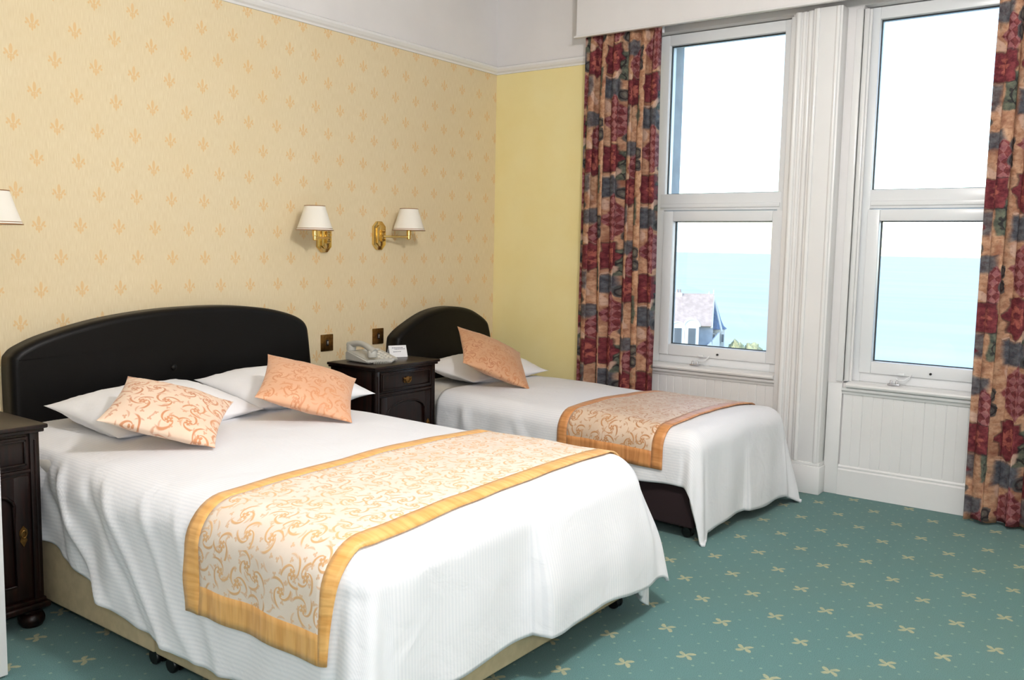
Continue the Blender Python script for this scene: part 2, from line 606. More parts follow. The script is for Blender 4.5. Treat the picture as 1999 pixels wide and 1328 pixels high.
def tube(name, pts, r, mat, parent=None, seg=10):
    bm = bmesh.new()
    b_tube(bm, pts, r, seg)
    return bm_obj(name, bm, mat, parent, True, math.radians(50))

def b_prism(bm, poly, axis, d0, d1):
    """poly in the two other axes (order of xyz without axis), extruded from d0 to d1 along axis"""
    def mk(p, d):
        l = list(p); l.insert(axis, d); return bm.verts.new(l)
    a = [mk(p, d0) for p in poly]; b = [mk(p, d1) for p in poly]
    n = len(poly)
    bm.faces.new(a); bm.faces.new(list(reversed(b)))
    for i in range(n):
        j = (i + 1) % n
        bm.faces.new((a[i], b[i], b[j], a[j]))

def prism(name, poly, axis, d0, d1, mat, parent=None, bev=0.0, smooth=False):
    bm = bmesh.new()
    b_prism(bm, poly, axis, d0, d1)
    if bev:
        bmesh.ops.recalc_face_normals(bm, faces=bm.faces)
        es = [e for e in bm.edges if e.calc_face_angle(0) > 0.5]
        bmesh.ops.bevel(bm, geom=es, offset=bev, segments=2, affect='EDGES', profile=0.5)
    return bm_obj(name, bm, mat, parent, smooth or bev > 0, math.radians(35))

def empty(name, loc=(0, 0, 0), rz=0.0):
    o = bpy.data.objects.new(name, None)
    o.empty_display_size = 0.1
    COL.objects.link(o)
    o.location = loc
    o.rotation_euler = (0, 0, rz)
    return o

def tag(o, label=None, cat=None, group=None, kind=None):
    if label: o['label'] = label
    if cat: o['category'] = cat
    if group: o['group'] = group
    if kind: o['kind'] = kind
    return o

def struct(o, label=None, cat=None):
    return tag(o, label, cat, kind='structure')

# ------------------------------------------------------------------ the room
X0, Y0 = -6.2, -5.4                     # far corner of the room behind the camera
floor = struct(box('floor', X0 - .2, 0.25, Y0 - .2, 0.2, -0.2, 0.0, CARPET), 'teal carpet with scattered cream sprig motifs and dots', 'floor')
struct(box('ceiling', X0 - .2, 0.3, Y0 - .2, 0.2, CEIL_Z, CEIL_Z + .2, WHITEW), 'plain white ceiling above the bedroom', 'ceiling')
wb = struct(box('wall_back', X0, 0.0, 0.0, 0.2, 0, 2.44, WALLPAPER), 'wall papered in cream with gold fleur-de-lis behind the headboards', 'wall')
box('frieze', X0, 0.0, 0.0, 0.2, 2.44, CEIL_Z, WHITEW, wb)
struct(box('wall_left', X0 - .2, X0, Y0, 0.0, 0, CEIL_Z, WHITEW), 'plain white side wall opposite the windows', 'wall')
struct(box('wall_front', X0, 0.0, Y0 - .2, Y0, 0, CEIL_Z, WHITEW), 'plain white wall facing the headboards', 'wall')

# window openings: (y of left edge, y of right edge)
OPEN = ((-1.165, -1.990), (-2.352, -3.180))
OZ0, OZ1 = 0.60, 2.545
bm = bmesh.new()
b_box(bm, 0, .25, -1.165, 0.2, 0, 2.44)
b_box(bm, 0, .25, Y0 - .2, -3.18, 0, 2.44)
wr = struct(bm_obj('wall_right', bm, YELLOW), 'pale yellow painted wall around the sea view windows', 'wall')
bm = bmesh.new()
b_box(bm, 0.012, .25, -3.18, -1.165, 0, OZ0)
b_box(bm, 0, .25, -2.352, -1.990, OZ0, OZ1)
b_box(bm, 0, .25, -3.18, -1.165, OZ1, CEIL_Z)
b_box(bm, 0, .25, -1.165, 0.2, 2.44, CEIL_Z)
b_box(bm, 0, .25, Y0 - .2, -3.18, 2.44, CEIL_Z)
bm_obj('frieze', bm, WHITEW, wr)

STONE = plain('outer_stone_reveal', (176, 180, 182), 0.9, 0.1, var=0.08, scale=6)
for ya_, yb_, in_ in ((OPEN[0][0], OPEN[0][1], .012), (OPEN[1][0], OPEN[1][1], .06)):
    bm = bmesh.new()
    b_box(bm, .251, .42, ya_ + in_, ya_ + .12, .45, 2.70)
    b_box(bm, .251, .42, yb_ - .12, yb_ + .035, .45, 2.70)
    b_box(bm, .251, .42, yb_ - .12, ya_ + .12, 2.56, 2.70)
    b_box(bm, .251, .42, yb_ - .12, ya_ + .12, .45, .56)
    bm_obj('outer_reveal', bm, STONE, wr)

# picture rails
def rail_profile(s):   # (out, z)
    return [(0, 2.418), (s * .010, 2.418), (s * .012, 2.428), (s * .022, 2.436), (s * .030, 2.450), (s * .030, 2.462), (s * .018, 2.470), (0, 2.470)]
o = prism('trim_1', [(y, z) for y, z in rail_profile(-1)], 0, X0, 0.0, GLOSS)
struct(o, 'white moulded picture rail above the fleur-de-lis wallpaper', 'picture rail')
o = prism('trim_2', [(x, z) for x, z in rail_profile(-1)], 1, -0.75, 0.0, GLOSS)
struct(o, 'short white picture rail above the plain yellow wall', 'picture rail')
# pelmet board over the windows
pel = struct(empty('trim_3', (0, -2.4, 2.55)), 'boxed white pelmet running above both windows and curtains', 'pelmet')
def rel(o, root):
    """mesh built in room coordinates, child of a root that stands elsewhere"""
    o.parent = root
    o.matrix_parent_inverse = (Matrix.Translation(root.location) @ root.rotation_euler.to_matrix().to_4x4()).inverted()
    return o
rel(box('front_board', -0.172, -0.152, -4.6, -0.728, 2.545, CEIL_Z, WHITEW), pel)
rel(box('end_board', -0.152, -0.001, -0.748, -0.728, 2.56, CEIL_Z, WHITEW), pel)
rel(box('bottom_lip', -0.178, -0.148, -4.6, -0.712, 2.540, 2.552, GLOSS, bev=0.003), pel)
rel(tube('curtain_rail', [(-0.10, -0.76, 2.615), (-0.10, -4.5, 2.615)], 0.008, UPVC), pel)

# skirtings
def skirt_prof(f):
    return [(f, 0), (f - .020, 0), (f - .020, .135), (f - .014, .142), (f - .016, .152), (f - .008, .165), (f, .168)]
struct(prism('baseboard_back', [(y, z) for y, z in skirt_prof(0)], 0, X0, -0.02, GLOSS), 'white moulded skirting along the wallpapered wall', 'skirting')
struct(prism('baseboard_right', [(x, z) for x, z in skirt_prof(0.0)], 1, -1.16, 0.0, GLOSS), 'white skirting below the plain yellow wall', 'skirting')

# dado of tongue and groove boards under each window, with its own skirting and sill
BW = 0.1015
def board_mesh():
    pts = [(0.012, -BW / 2), (0.003, -BW / 2), (0.0, -BW / 2 + .004),
           (0.0, -0.004), (0.0012, -0.002), (0.0012, 0.0), (0.0, 0.002),
           (0.0, BW / 2 - .003), (0.002, BW / 2 - .0004), (0.012, BW / 2 - .0004)]
    bm = bmesh.new()
    b_prism(bm, pts, 2, 0.16, 0.568)
    bmesh.ops.recalc_face_normals(bm, faces=bm.faces)
    me = bpy.data.meshes.new('board')
    bm.to_mesh(me); bm.free()
    me.materials.append(GLOSS)
    return me
board_me = board_mesh()
for wi, (ya, yb) in enumerate(OPEN):
    dado = struct(empty('trim_%d' % (4 + wi), (0, (ya + yb) / 2, 0)),
                  ('white boarded panelling under the window beside the single bed', 'white boarded panelling under the window nearer the long patterned floor curtain')[wi], 'panelling')
    n = 8
    for i in range(n):
        b = bpy.data.objects.new('board', board_me)
        COL.objects.link(b)
        b.parent = dado
        b.location = (0, (ya + yb) / 2 * 0 + (ya - yb) / 2 - BW * (i + .5) - .004, 0)
    rel(prism('skirting', [(x, z) for x, z in skirt_prof(0.011)], 1, yb, ya, GLOSS), dado)
    rel(prism('bed_moulding', [(0.012, .545), (-.006, .545), (-.010, .556), (-.022, .566), (-.024, .580), (0.012, .580)], 1, yb, ya, GLOSS), dado)

# pier between the windows: reeded pilaster
pier = struct(empty('trim_6', (0, -2.2, 0)), 'white gloss reeded pilaster between the two windows', 'pilaster')
rel(box('shaft', -0.094, -0.001, -2.276, -2.128, 0.0, 2.538, GLOSS, bev=0.004), pier)
for yc, rr in ((-2.150, .012), (-2.254, .012)):
    rel(tube('reed', [(-0.0925, yc, 0.17), (-0.0925, yc, 2.535)], rr, GLOSS, seg=12), pier)
rel(box('architrave', -0.062, -0.001, -2.128, -2.020, 0.0, 2.536, GLOSS, bev=0.004), pier)
for yc, rr in ((-2.040, .015), (-2.072, .010), (-2.106, .016)):
    rel(tube('reed', [(-0.060, yc, 0.0), (-0.060, yc, 2.535)], rr, GLOSS, seg=12), pier)
rel(box('back_board', -0.020, -0.0005, -2.020, -1.985, 0.0, 2.53, GLOSS, bev=0.003), pier)
rel(box('plinth', -0.1035, -0.0005, -2.286, -2.1285, 0.0, 0.150, GLOSS, bev=0.004), pier)
rel(box('plinth_cap', -0.099, -0.0005, -2.281, -2.1285, 0.148, 0.170, GLOSS, bev=0.006), pier)
# stepped jamb mouldings at the side of window two
rel(box('jamb_moulding', -0.014, 0.06, -2.352, -2.318, 0.61, 2.53, GLOSS, bev=0.005), pier)
rel(box('jamb_moulding', 0.012, 0.09, -2.376, -2.350, 0.61, 2.53, GLOSS, bev=0.004), pier)
rel(tube('jamb_bead', [(0.036, -2.380, 0.61), (0.036, -2.380, 2.53)], 0.007, GLOSS), pier)
rel(box('jamb_plinth', -0.010, -0.0005, -2.352, -2.277, 0.0, 0.60, GLOSS, bev=0.003), pier)

# ------------------------------------------------------------------ windows
def frame_ring(bm, x0, x1, ya, yb, z0, z1, w, bev=0.004):
    """ya > yb ; a rectangular ring with outer bounds and member width w (sides, top, bottom)"""
    wl, wr_, wt, wbm = w
    b_box(bm, x0, x1, ya - wl, ya, z0, z1, bev)
    b_box(bm, x0, x1, yb, yb + wr_, z0, z1, bev)
    b_box(bm, x0, x1, yb + wr_ - .001, ya - wl + .001, z1 - wt, z1, bev)
    b_box(bm, x0, x1, yb + wr_ - .001, ya - wl + .001, z0, z0 + wbm, bev)

def make_window(idx, fa, fb, ua, ub, la, lb, jamb_left, catch_y, stay_y):
    root = struct(empty('window_%d' % idx, (0.1, (fa + fb) / 2, 0.61)),
                  ('white two light window with a view of a rooftop, beside the left curtain',
                   'white two light window looking on open sea beside the long curtain')[idx - 1], 'window')
    bm = bmesh.new()
    frame_ring(bm, 0.060, 0.150, fa, fb, 0.612, 2.540, (fa - ua, ub - fb, 2.540 - 2.480, 0.05))
    b_box(bm, 0.058, 0.15, fb + .04, fa - .04, 1.520, 1.617, 0.004)       # transom
    b_box(bm, 0.050, 0.07, fb + .045, fa - .045, 1.535, 1.560, 0.004)     # bead on transom
    rel(bm_obj('frame', bm, UPVC, None, True, math.radians(40)), root)
    # lower opening sash
    bm = bmesh.new()
    frame_ring(bm, 0.046, 0.12, la + .062, lb - .062, 0.660, 1.516, (.062, .062, .060, .064), 0.006)
    sash = rel(bm_obj('opening_sash', bm, UPVC, None, True, math.radians(40)), root)
    # glazing beads (black gasket lines) and panes
    for nm, a, b, z0, z1 in (('upper', ua, ub, 1.617, 2.480), ('lower', la, lb, 0.724, 1.456)):
        bm = bmesh.new()
        frame_ring(bm, 0.088, 0.104, a + .002, b - .002, z0 - .002, z1 + .002, (.006, .006, .006, .006), 0)
        rel(bm_obj('gasket', bm, GASKET), root)
        p = rel(box('pane', 0.098, 0.102, b, a, z0, z1, GLASS), root)
        tag(p, 'clear glass pane')
    # sill board with rounded nose
    prof = [(0.15, .582), (-.030, .582), (-.040, .588), (-.043, .596), (-.040, .604), (-.030, .609), (0.045, .612), (0.15, .613)]
    rel(prism('sill', prof, 1, fb - (0 if idx == 1 else 0.0), fa, GLOSS, smooth=True), root)
    # stay and catch on the lower sash
    st = bmesh.new()
    b_box(st, 0.034, 0.046, catch_y - .016, catch_y + .016, 0.664, 0.676, .002)
    b_tube(st, [(0.030, catch_y + .02, .645), (0.022, catch_y + .004, .638), (0.020, catch_y - .022, .642), (0.032, catch_y - .045, .662), (0.042, catch_y - .05, .672)], .0035, 8)
    rel(bm_obj('window_stay', st, UPVC, None, True, math.radians(40)), root)
    pl = bmesh.new()
    b_box(pl, 0.000, 0.030, catch_y - .002, catch_y + .055, 0.612, 0.622, .002)
    b_lathe(pl, [(.0055, 0), (.0055, .016), (.003, .019)], 10, Matrix.Translation((0.012, catch_y + .012, .62)))
    b_lathe(pl, [(.0055, 0), (.0055, .016), (.003, .019)], 10, Matrix.Translation((0.012, catch_y + .040, .62)))
    rel(bm_obj('stay_plate', pl, CHROME, None, True, math.radians(40)), root)
    pn = bmesh.new()
    b_lathe(pn, [(.006, 0), (.006, .010), (.002, .013)], 10, Matrix.Translation((0.046, stay_y, .685)) @ Matrix.Rotation(-PI / 2, 4, 'Y'))
    rel(bm_obj('stay_pin', pn, BLACKP, None, True), root)
    return root
make_window(1, -1.168, -1.986, -1.235, -1.925, -1.300, -1.905, False, -1.52, -1.62)
make_window(2, -2.378, -3.178, -2.420, -3.108, -2.476, -3.055, True, -2.63, -2.77)

# ------------------------------------------------------------------ curtains
def make_curtain(name, ya, yb, ztop, zbot, pleats, amp, spread, seed, full, xc=-0.10):
    """hangs from ya to yb (ya > yb); pleats gathered tighter at the top"""
    rnd = random.Random(seed)
    ph = [rnd.uniform(-.5, .5) for _ in range(pleats + 3)]
    am = [rnd.uniform(.6, 1.15) for _ in range(pleats + 3)]
    nu, nv = pleats * 14, 70
    W = (ya - yb)
    verts, uvs = [], []
    cols = []
    for i in range(nu + 1):
        s = i / nu
        q = s * pleats
        k = int(q)
        f = q - k
        a = am[k] * (1 - f) + am[k + 1] * f
        cols.append((s, q, a))
    for j in range(nv + 1):
        t = j / nv
        z = ztop + (zbot - ztop) * t
        g = 1 - math.exp(-t * 9)
        for s, q, a in cols:
            wx = math.sin(2 * PI * q + 0.25 * math.sin(3.1 * q) + .25 * math.sin(t * 3 + s * 7))
            wx = math.copysign(abs(wx) ** 0.6, wx)
            x = xc + wx * amp * a * (0.45 + .55 * g) + .008 * math.sin(t * 5 + s * 11)
            y = ya - W * s * (1 + spread * t) + 0.012 * math.sin(4 * PI * q + 1 + t * 2) * g
            zz = z
            if j == nv:
                zz += 0.006 * math.sin(2 * PI * q + seed)
            verts.append((x, y, zz))
            uvs.append((s * W * full + seed * .173, z + seed * .21))
    faces = []
    for j in range(nv):
        for i in range(nu):
            p = j * (nu + 1) + i
            faces.append((p, p + 1, p + nu + 2, p + nu + 1))
    root = empty(name, ((xc), (ya + yb) / 2, zbot))
    o = rel(mesh_obj('curtain_cloth', verts, faces, CURTAIN, None, True, uvs), root)
    so = o.modifiers.new('thick', 'SOLIDIFY'); so.thickness = 0.003
    # gathered heading tape and hooks
    hv, hf = [], []
    for jj, z in enumerate((ztop - .03, ztop - .075)):
        for s, q, a in cols:
            wx = math.sin(2 * PI * q + 0.25 * math.sin(3.1 * q) + .25 * math.sin(s * 7))
            wx = math.copysign(abs(wx) ** 0.75, wx)
            hv.append((xc + wx * amp * a * .45 + .026, ya - W * s, z))
    for i in range(nu):
        hf.append((i, i + 1, nu + 2 + i, nu + 1 + i))
    rel(mesh_obj('heading_tape', hv, hf, LINEN, None, True), root)
    return root
c1 = make_curtain('curtain', -0.752, -1.262, 2.60, 0.03, 6, 0.040, 0.05, 1, 1.75)
tag(c1, 'maroon and slate patterned curtain against the plain yellow wall', 'curtain', 'patterned window curtains')
c2 = make_curtain('curtain', -2.990, -3.62, 2.60, 0.018, 6, 0.042, 0.0, 4, 1.75, xc=-0.105)
tag(c2, 'maroon and slate patterned curtain reaching the carpet in full view', 'curtain', 'patterned window curtains')

# ------------------------------------------------------------------ beds
def sm(a, b, x):
    t = min(1, max(0, (x - a) / (b - a)))
    return t * t * (3 - 2 * t)

class Drape:
    """a cover lying on a box-shaped bed; local frame: x across, y from head (0) to foot (-L)"""
    def __init__(s, w, L, ztop, r, dl, dr, df, p=2.7, flare=0.10, seed=0, amp=0.012, crown=0.012, fold=None, cd=None):
        s.cd = cd
        s.core = w / 2 - r + 0.012
        s.Lc = L - r + 0.012
        s.z, s.r = ztop, r
        s.dl, s.dr, s.df = dl, dr, df      # functions giving the excess length beyond the core
        s.p, s.flare, s.seed, s.amp, s.crown = p, flare, seed, amp, crown
        s.w, s.L = w, L
        s.fold = fold
    def P(s, u, t, off=0.0):
        sg = 1 if u >= 0 else -1
        a = max(0.0, abs(u) - s.core)
        b = max(0.0, t - s.Lc)
        cx = max(-s.core, min(s.core, u))
        ct = min(t, s.Lc)
        n1 = noise.noise(Vector((u * 2.2 + s.seed, t * 2.2, 1.7)))
        n2 = noise.noise(Vector((u * 7 + s.seed, t * 7, 4.1)))
        zt = s.z + s.crown * (1 - (cx / s.core) ** 2) + n1 * .008 + n2 * .0035
        if a <= 0 and b <= 0:
            return Vector((cx, -ct, zt + off))
        d = (a ** s.p + b ** s.p) ** (1 / s.p)
        if s.cd and a > 0 and b > 0: d += s.cd[0 if sg < 0 else 1] * sm(.01, .12, a) * sm(.10, .42, b)
        h = math.hypot(a, b)
        dx, dy = a / h, b / h
        corner = 4 * dx * dx * dy * dy     # 1 on the diagonal
        q = s.r * PI / 2
        if d < q:
            th = d / s.r
            out, down = s.r * math.sin(th), s.r * (1 - math.cos(th))
            nrm_out, nrm_up = math.sin(th), math.cos(th)
            hang = 0.0
        else:
            hang = d - q
            out = s.r + hang * (0.035 + s.flare * corner)
            down = s.r + hang * (1 - .15 * s.flare * corner)
            nrm_out, nrm_up = 1.0, 0.05
        # perimeter coordinate for the hanging folds
        if b <= 0: per = t * 1.0
        elif a <= 0: per = s.Lc + 0.6 + s.core + u
        else: per = s.Lc + 0.6 * (math.atan2(b, a) / (PI / 2))
        if sg > 0 and a > 0: per = 2 * s.Lc + 1.2 + 2 * s.core - per
        g = sm(0.02, 0.35, d)
        f = math.sin(per * 17 + 2.1 * math.sin(per * 3.3 + s.seed) + hang * 3.0)
        f += 0.55 * math.sin(per * 31 + s.seed * 2 + hang * 2.0)
        f += 1.2 * noise.noise(Vector((per * 3.5, d * 2.5, s.seed)))
        out += s.amp * g * f * (1 + 1.2 * corner) * (0.55 if (b > 0 and a <= 0) else (0.55 + .45 * dx * dx))
        if s.fold: out += s.fold(sg, t, a, b, d)
        out += off * nrm_out
        z = zt - down + off * nrm_up
        z = max(z, 0.008 + off * .5 + .004 * math.sin(per * 9))
        return Vector((sg * min(s.core, abs(u)) + sg * out * dx, -(ct + out * dy), z)) if abs(u) > s.core or True else None
    def grid(s, us, ts, off=0.0):
        vs = [s.P(u, t, off) for t in ts for u in us]
        nu = len(us)
        fs = [(j * nu + i, j * nu + i + 1, (j + 1) * nu + i + 1, (j + 1) * nu + i) for j in range(len(ts) - 1) for i in range(nu - 1)]
        return vs, fs
    def cover(s, t0, n_top=60, n_side=34, n_len=90, n_foot=34):
        """the full cover with variable hem lengths"""
        vs, uv, rows = [], [], []
        trow = [t0 + (s.Lc - t0) * i / n_len for i in range(n_len + 1)] 
        frow = [i / n_foot for i in range(1, n_foot + 1)]
        def row(tfun, tl):
            r = []
            for i in range(n_side, 0, -1):
                u = -(s.core + s.dl(tl) * i / n_side); r.append((u, tfun(u)))
            for i in range(n_top + 1):
                u = -s.core + 2 * s.core * i / n_top; r.append((u, tfun(u)))
            for i in range(1, n_side + 1):
                u = s.core + s.dr(tl) * i / n_side; r.append((u, tfun(u)))
            return r
        for t in trow: rows.append(row(lambda u, t=t: t, t))
        for f in frow: rows.append(row(lambda u, f=f: s.Lc + f * s.df(u), s.Lc))
        n = len(rows[0])
        for r in rows:
            for u, t in r:
                vs.append(s.P(u, t)); uv.append((u, t))
        fs = [(j * n + i, (j + 1) * n + i, (j + 1) * n + i + 1, j * n + i + 1) for j in range(len(rows) - 1) for i in range(n - 1)]
        return vs, fs, uv

def lin(a, b, n): return [a + (b - a) * i / n for i in range(n + 1)]

def make_runner(root, D, u0, u1, t0, t1, bw, panel_mat, border_mat, off, skew=0.0):
    nu = int((u1 - u0) / .02); nt = max(4, int((t1 - t0) / .02))
    def part(name, us, ts, mat, along, thick=.004, extra=0.0):
        vs = [D.P(u, t + skew * u, off + extra) for t in ts for u in us]
        n = len(us)
        fs = [(j * n + i, (j + 1) * n + i, (j + 1) * n + i + 1, j * n + i + 1) for j in range(len(ts) - 1) for i in range(n - 1)]
        uv = [((u, t) if along == 'u' else (t, u)) for t in ts for u in us]
        o = mesh_obj(name, vs, fs, mat, root, True, uv)
        m = o.modifiers.new('thick', 'SOLIDIFY'); m.thickness = thick; m.offset = 1
        return o
    part('panel', lin(u0 + bw, u1 - bw, nu), lin(t0 + bw, t1 - bw, nt), panel_mat, 'u')
    part('border', lin(u0, u1, nu), lin(t0, t0 + bw, 3), border_mat, 'u', .005)
    part('border', lin(u0, u1, nu), lin(t1 - bw, t1, 3), border_mat, 'u', .005)
    part('border', lin(u0, u0 + bw * 1.4, 4), lin(t0 + bw, t1 - bw, nt), border_mat, 'v', .005)
    part('border', lin(u1 - bw * 1.4, u1, 4), lin(t0 + bw, t1 - bw, nt), border_mat, 'v', .005)

def caster(parent, x, y):
    bm = bmesh.new()
    b_lathe(bm, [(.012, 0.030), (.012, 0.052), (.020, .056)], 12, Matrix.Translation((x, y, 0)))
    for s_ in (-1, 1):
        b_lathe(bm, [(.010, -.008), (.022, -.008), (.0245, -.004), (.0245, .004), (.022, .008), (.010, .008)], 18,
                Matrix.Translation((x + s_ * .012, y, .0247)) @ Matrix.Rotation(PI / 2, 4, 'Y'))
    b_box(bm, x - .004, x + .004, y - .024, y + .024, .020, .046, .003)
    return bm_obj('caster', bm, BLACKP, parent, True, math.radians(40))

def head_outline(pts, n=5):
    """smooth curve through outline points (x, z), clockwise from lower left; first and last are straight foot points"""
    P = [Vector(p) for p in pts]
    out = [tuple(P[0])]
    Q = P[1:-1]
    for i in range(len(Q) - 1):
        p0, p1, p2, p3 = Q[max(0, i - 1)], Q[i], Q[i + 1], Q[min(len(Q) - 1, i + 2)]
        for k in range(n):
            t = k / n
            v = 0.5 * ((2 * p1) + (p2 - p0) * t + (2 * p0 - 5 * p1 + 4 * p2 - p3) * t * t + (3 * p1 - p0 - 3 * p2 + p3) * t ** 3)
            out.append(tuple(v))
    out.append(tuple(Q[-1])); out.append(tuple(P[-1]))
    return out

def make_headboard(parent, pts, y0, y1):
    """padded: rounded front edge. pts in room x,z; child of parent"""
    n = len(pts)
    cx = sum(p[0] for p in pts) / n; cz = sum(p[1] for p in pts) / n
    # inward normals
    def inset(d):
        res = []
        for i in range(n):
            p0, p1, p2 = Vector(pts[i - 1]), Vector(pts[i]), Vector(pts[(i + 1) % n])
            a = (p1 - p0).normalized(); b = (p2 - p1).normalized()
            nn = Vector((a.y + b.y, -(a.x + b.x)))
            nn.normalize()
            k = max(.55, nn.dot(Vector((a.y, -a.x))))
            res.append(p1 + nn * (d / k))
        return res
    layers = [(0.0, y1), (0.0, y0 + .028)]
    for k in range(1, 6):
        a = PI / 2 * k / 5
        layers.append((.028 * (1 - math.cos(a)), y0 + .028 * (1 - math.sin(a))))
    vs, fs = [], []
    for d, y in layers:
        for p in inset(d): vs.append((p.x, y, p.y))
    for l in range(len(layers) - 1):
        for i in range(n):
            j = (i + 1) % n
            fs.append((l * n + i, l * n + j, (l + 1) * n + j, (l + 1) * n + i))
    fs.append(tuple(range((len(layers) - 1) * n, len(layers) * n)))
    fs.append(tuple(reversed(range(n))))
    o = mesh_obj('headboard', vs, fs, LEATHER, None, True)
    bm = bmesh.new(); bm.from_mesh(o.data); bmesh.ops.recalc_face_normals(bm, faces=bm.faces); bm.to_mesh(o.data); bm.free()
    for p in o.data.polygons:
        if len(p.vertices) > 8: p.use_smooth = False
    rel(o, parent)
    return o

# ---- double bed
RZ1 = math.radians(-0.4)
W1, L1 = 1.36, 2.13
bed1 = tag(empty('double_bed', (-2.722, -0.115, 0.0), RZ1), 'double divan bed with a beige base and wide arched black headboard', 'bed')
SPLIT = 1.262
for a, b in ((0.0, SPLIT - .0015), (SPLIT + .0015, L1)):
    box('divan_base', -W1 / 2, W1 / 2, -b, -a, 0.055, 0.300, BEIGE, bed1, bev=0.012, seg=3)
for x, y in ((-.635, -.06), (.635, -.06), (-.635, -SPLIT + .045), (-.635, -SPLIT - .045), (.635, -SPLIT + .045), (.635, -SPLIT - .045), (-.635, -L1 + .06), (.625, -L1 + .05)):
    caster(bed1, x, y)
box('mattress', -W1 / 2 + .012, W1 / 2 - .012, -L1 + .02, -.002, 0.300, 0.538, MATT, bed1, bev=0.05, seg=4)
hb = make_headboard(bed1, head_outline([(-3.196, .20), (-3.203, .62), (-3.203, .785), (-3.190, .824), (-3.150, .853), (-3.044, .893), (-2.827, .943), (-2.588, .971), (-2.350, .980), (-2.154, .976), (-1.972, .957), (-1.830, .926), (-1.745, .892), (-1.708, .855), (-1.695, .80), (-1.676, .64), (-1.672, .20)]), -.098, -.004)
bt = bmesh.new()
b_lathe(bt, [(.0001, .0), (.011, .002), (.015, .007), (.0145, .010)], 16, Matrix.Translation((-2.50, -.108, .71)) @ Matrix.Rotation(-PI / 2, 4, 'X'))
b_o = bm_obj('button', bt, LEATHER, None, True)
rel(b_o, bed1)

def dl1(t): return 0.30 + 0.20 * sm(0.35, 1.4, t) + .006 * math.sin(t * 13)
def dr1(t): return 0.42 + .006 * math.sin(t * 11)
def df1(u): return 0.500 + .006 * math.sin(u * 14)
def fold1(sg, t, a, b, d):
    if sg > 0: return .055 * sm(.05, .42, d) * sm(1.2, 2.0, t)
    if b > 0: return 0.0
    pull = -.022 * (1 - sm(.55, .95, t))
    # long slanting drag folds running from the pillow end down to the hem
    k = 0.0
    for t0, sl, am in ((0.30, .50, .020), (0.42, .62, .022), (0.52, .80, -.010), (0.63, .92, .020), (0.80, 1.0, -.009), (0.92, .95, .012), (1.15, .75, .009), (1.34, .6, .007)):
        c = t - t0 - d * sl
        k += am * math.exp(-(c / .026) ** 2) * sm(.03, .15, d)
    return k + pull * sm(.0, .1, d)
D1 = Drape(W1 + .03, L1 + .015, 0.560, 0.115, dl1, dr1, df1, p=5.5, flare=0.20, seed=3.3, amp=0.0075, crown=.016, fold=fold1)
vs, fs, uv = D1.cover(0.10, 64, 48, 170, 44)
M1 = Matrix.Translation((-2.722, -0.115, 0)) @ Matrix.Rotation(RZ1, 4, 'Z')
duv = mesh_obj('duvet', vs, fs, DUVET, None, True, uv)
duv.matrix_world = M1
sd = duv.modifiers.new('thick', 'SOLIDIFY'); sd.thickness = 0.012; sd.offset = -1
tag(duv, 'white striped duvet spread over the double bed', 'duvet')
rn1 = empty('bed_runner', (0, 0, 0)); rn1.matrix_world = M1
make_runner(rn1, D1, -(D1.core + .355), D1.core + .30, 1.465, 2.075, .056, RUN_A, BORD_A, .006, -.035)
tag(rn1, 'gold brocade runner with orange satin border across the double bed', 'bed runner')

# the tucked-under corner hanging below the hem at the foot, on the single-bed side
fv, ff, fu = [], [], []
NA, NB = 16, 14
for j in range(NB + 1):
    f = j / NB
    for i in range(NA + 1):
        g = -1 + 2 * i / NA
        wid = .145 * (1 - .35 * f)
        a = .25 + g * .5
        cx, cy = W1 / 2 - .005, -L1 + .005
        x = cx + wid * (g * .72 - .18) + .012 * math.sin(g * 5 + f * 2)
        y = cy - .020 + wid * g * .45 - .030 * (1 - g * g) - .012 * math.sin(g * 7 + 1)
        z = .165 - f * (.147 - .075 * abs(g - .1) ** 1.3)
        fv.append((x, y, z)); fu.append((x, z))
for j in range(NB):
    for i in range(NA):
        p = j * (NA + 1) + i
        ff.append((p, p + 1, p + NA + 2, p + NA + 1))
fl = mesh_obj('corner_flap', fv, ff, DUVET, duv, True, fu)
sd = fl.modifiers.new('thick', 'SOLIDIFY'); sd.thickness = 0.008

# ---- single bed
RZ2 = math.radians(-4.0)
W2, L2 = 0.90, 2.03
ORG2 = (-0.665, -0.105, 0.0)
bed2 = tag(empty('single_bed', ORG2, RZ2), 'single divan bed with dark base and narrow arched headboard in the corner', 'bed')
box('divan_base', -W2 / 2, W2 / 2, -L2, 0.0, 0.055, 0.280, BROWN, bed2, bev=0.012, seg=3)
box('mattress', -W2 / 2 + .012, W2 / 2 - .012, -L2 + .02, -.002, 0.280, 0.480, MATT, bed2, bev=0.05, seg=4)
for x in (-.395, .395):
    for y in (-.06, -L2 + .05): caster(bed2, x, y)
make_headboard(bed2, head_outline([(-1.036, .20), (-1.036, .60), (-1.030, .715), (-1.012, .754), (-.923, .808), (-.742, .880), (-.550, .906), (-.371, .888), (-.248, .842), (-.172, .795), (-.148, .750), (-.128, .68), (-.114, .55), (-.112, .20)]), -.098, -.004)
def dl2(t): return 0.305 + .006 * math.sin(t * 12)
def dr2(t): return 0.50
def df2(u): return 0.505 + .006 * math.sin(u * 13)
def fold2(sg, t, a, b, d):
    if sg > 0: return 0.02 * sm(.08, .5, d)
    if b > 0: return 0
    return sum(am * math.exp(-((t - t0 - d * sl) / .03) ** 2) * sm(.05, .2, d) for t0, sl, am in ((.62, .3, .014), (.72, -.3, .012), (.95, .5, .01)))
D2 = Drape(W2 + .03, L2 + .015, 0.494, 0.095, dl2, dr2, df2, p=3.2, flare=0.14, seed=7.9, amp=0.008, crown=.014, fold=fold2, cd=(.13, .0))
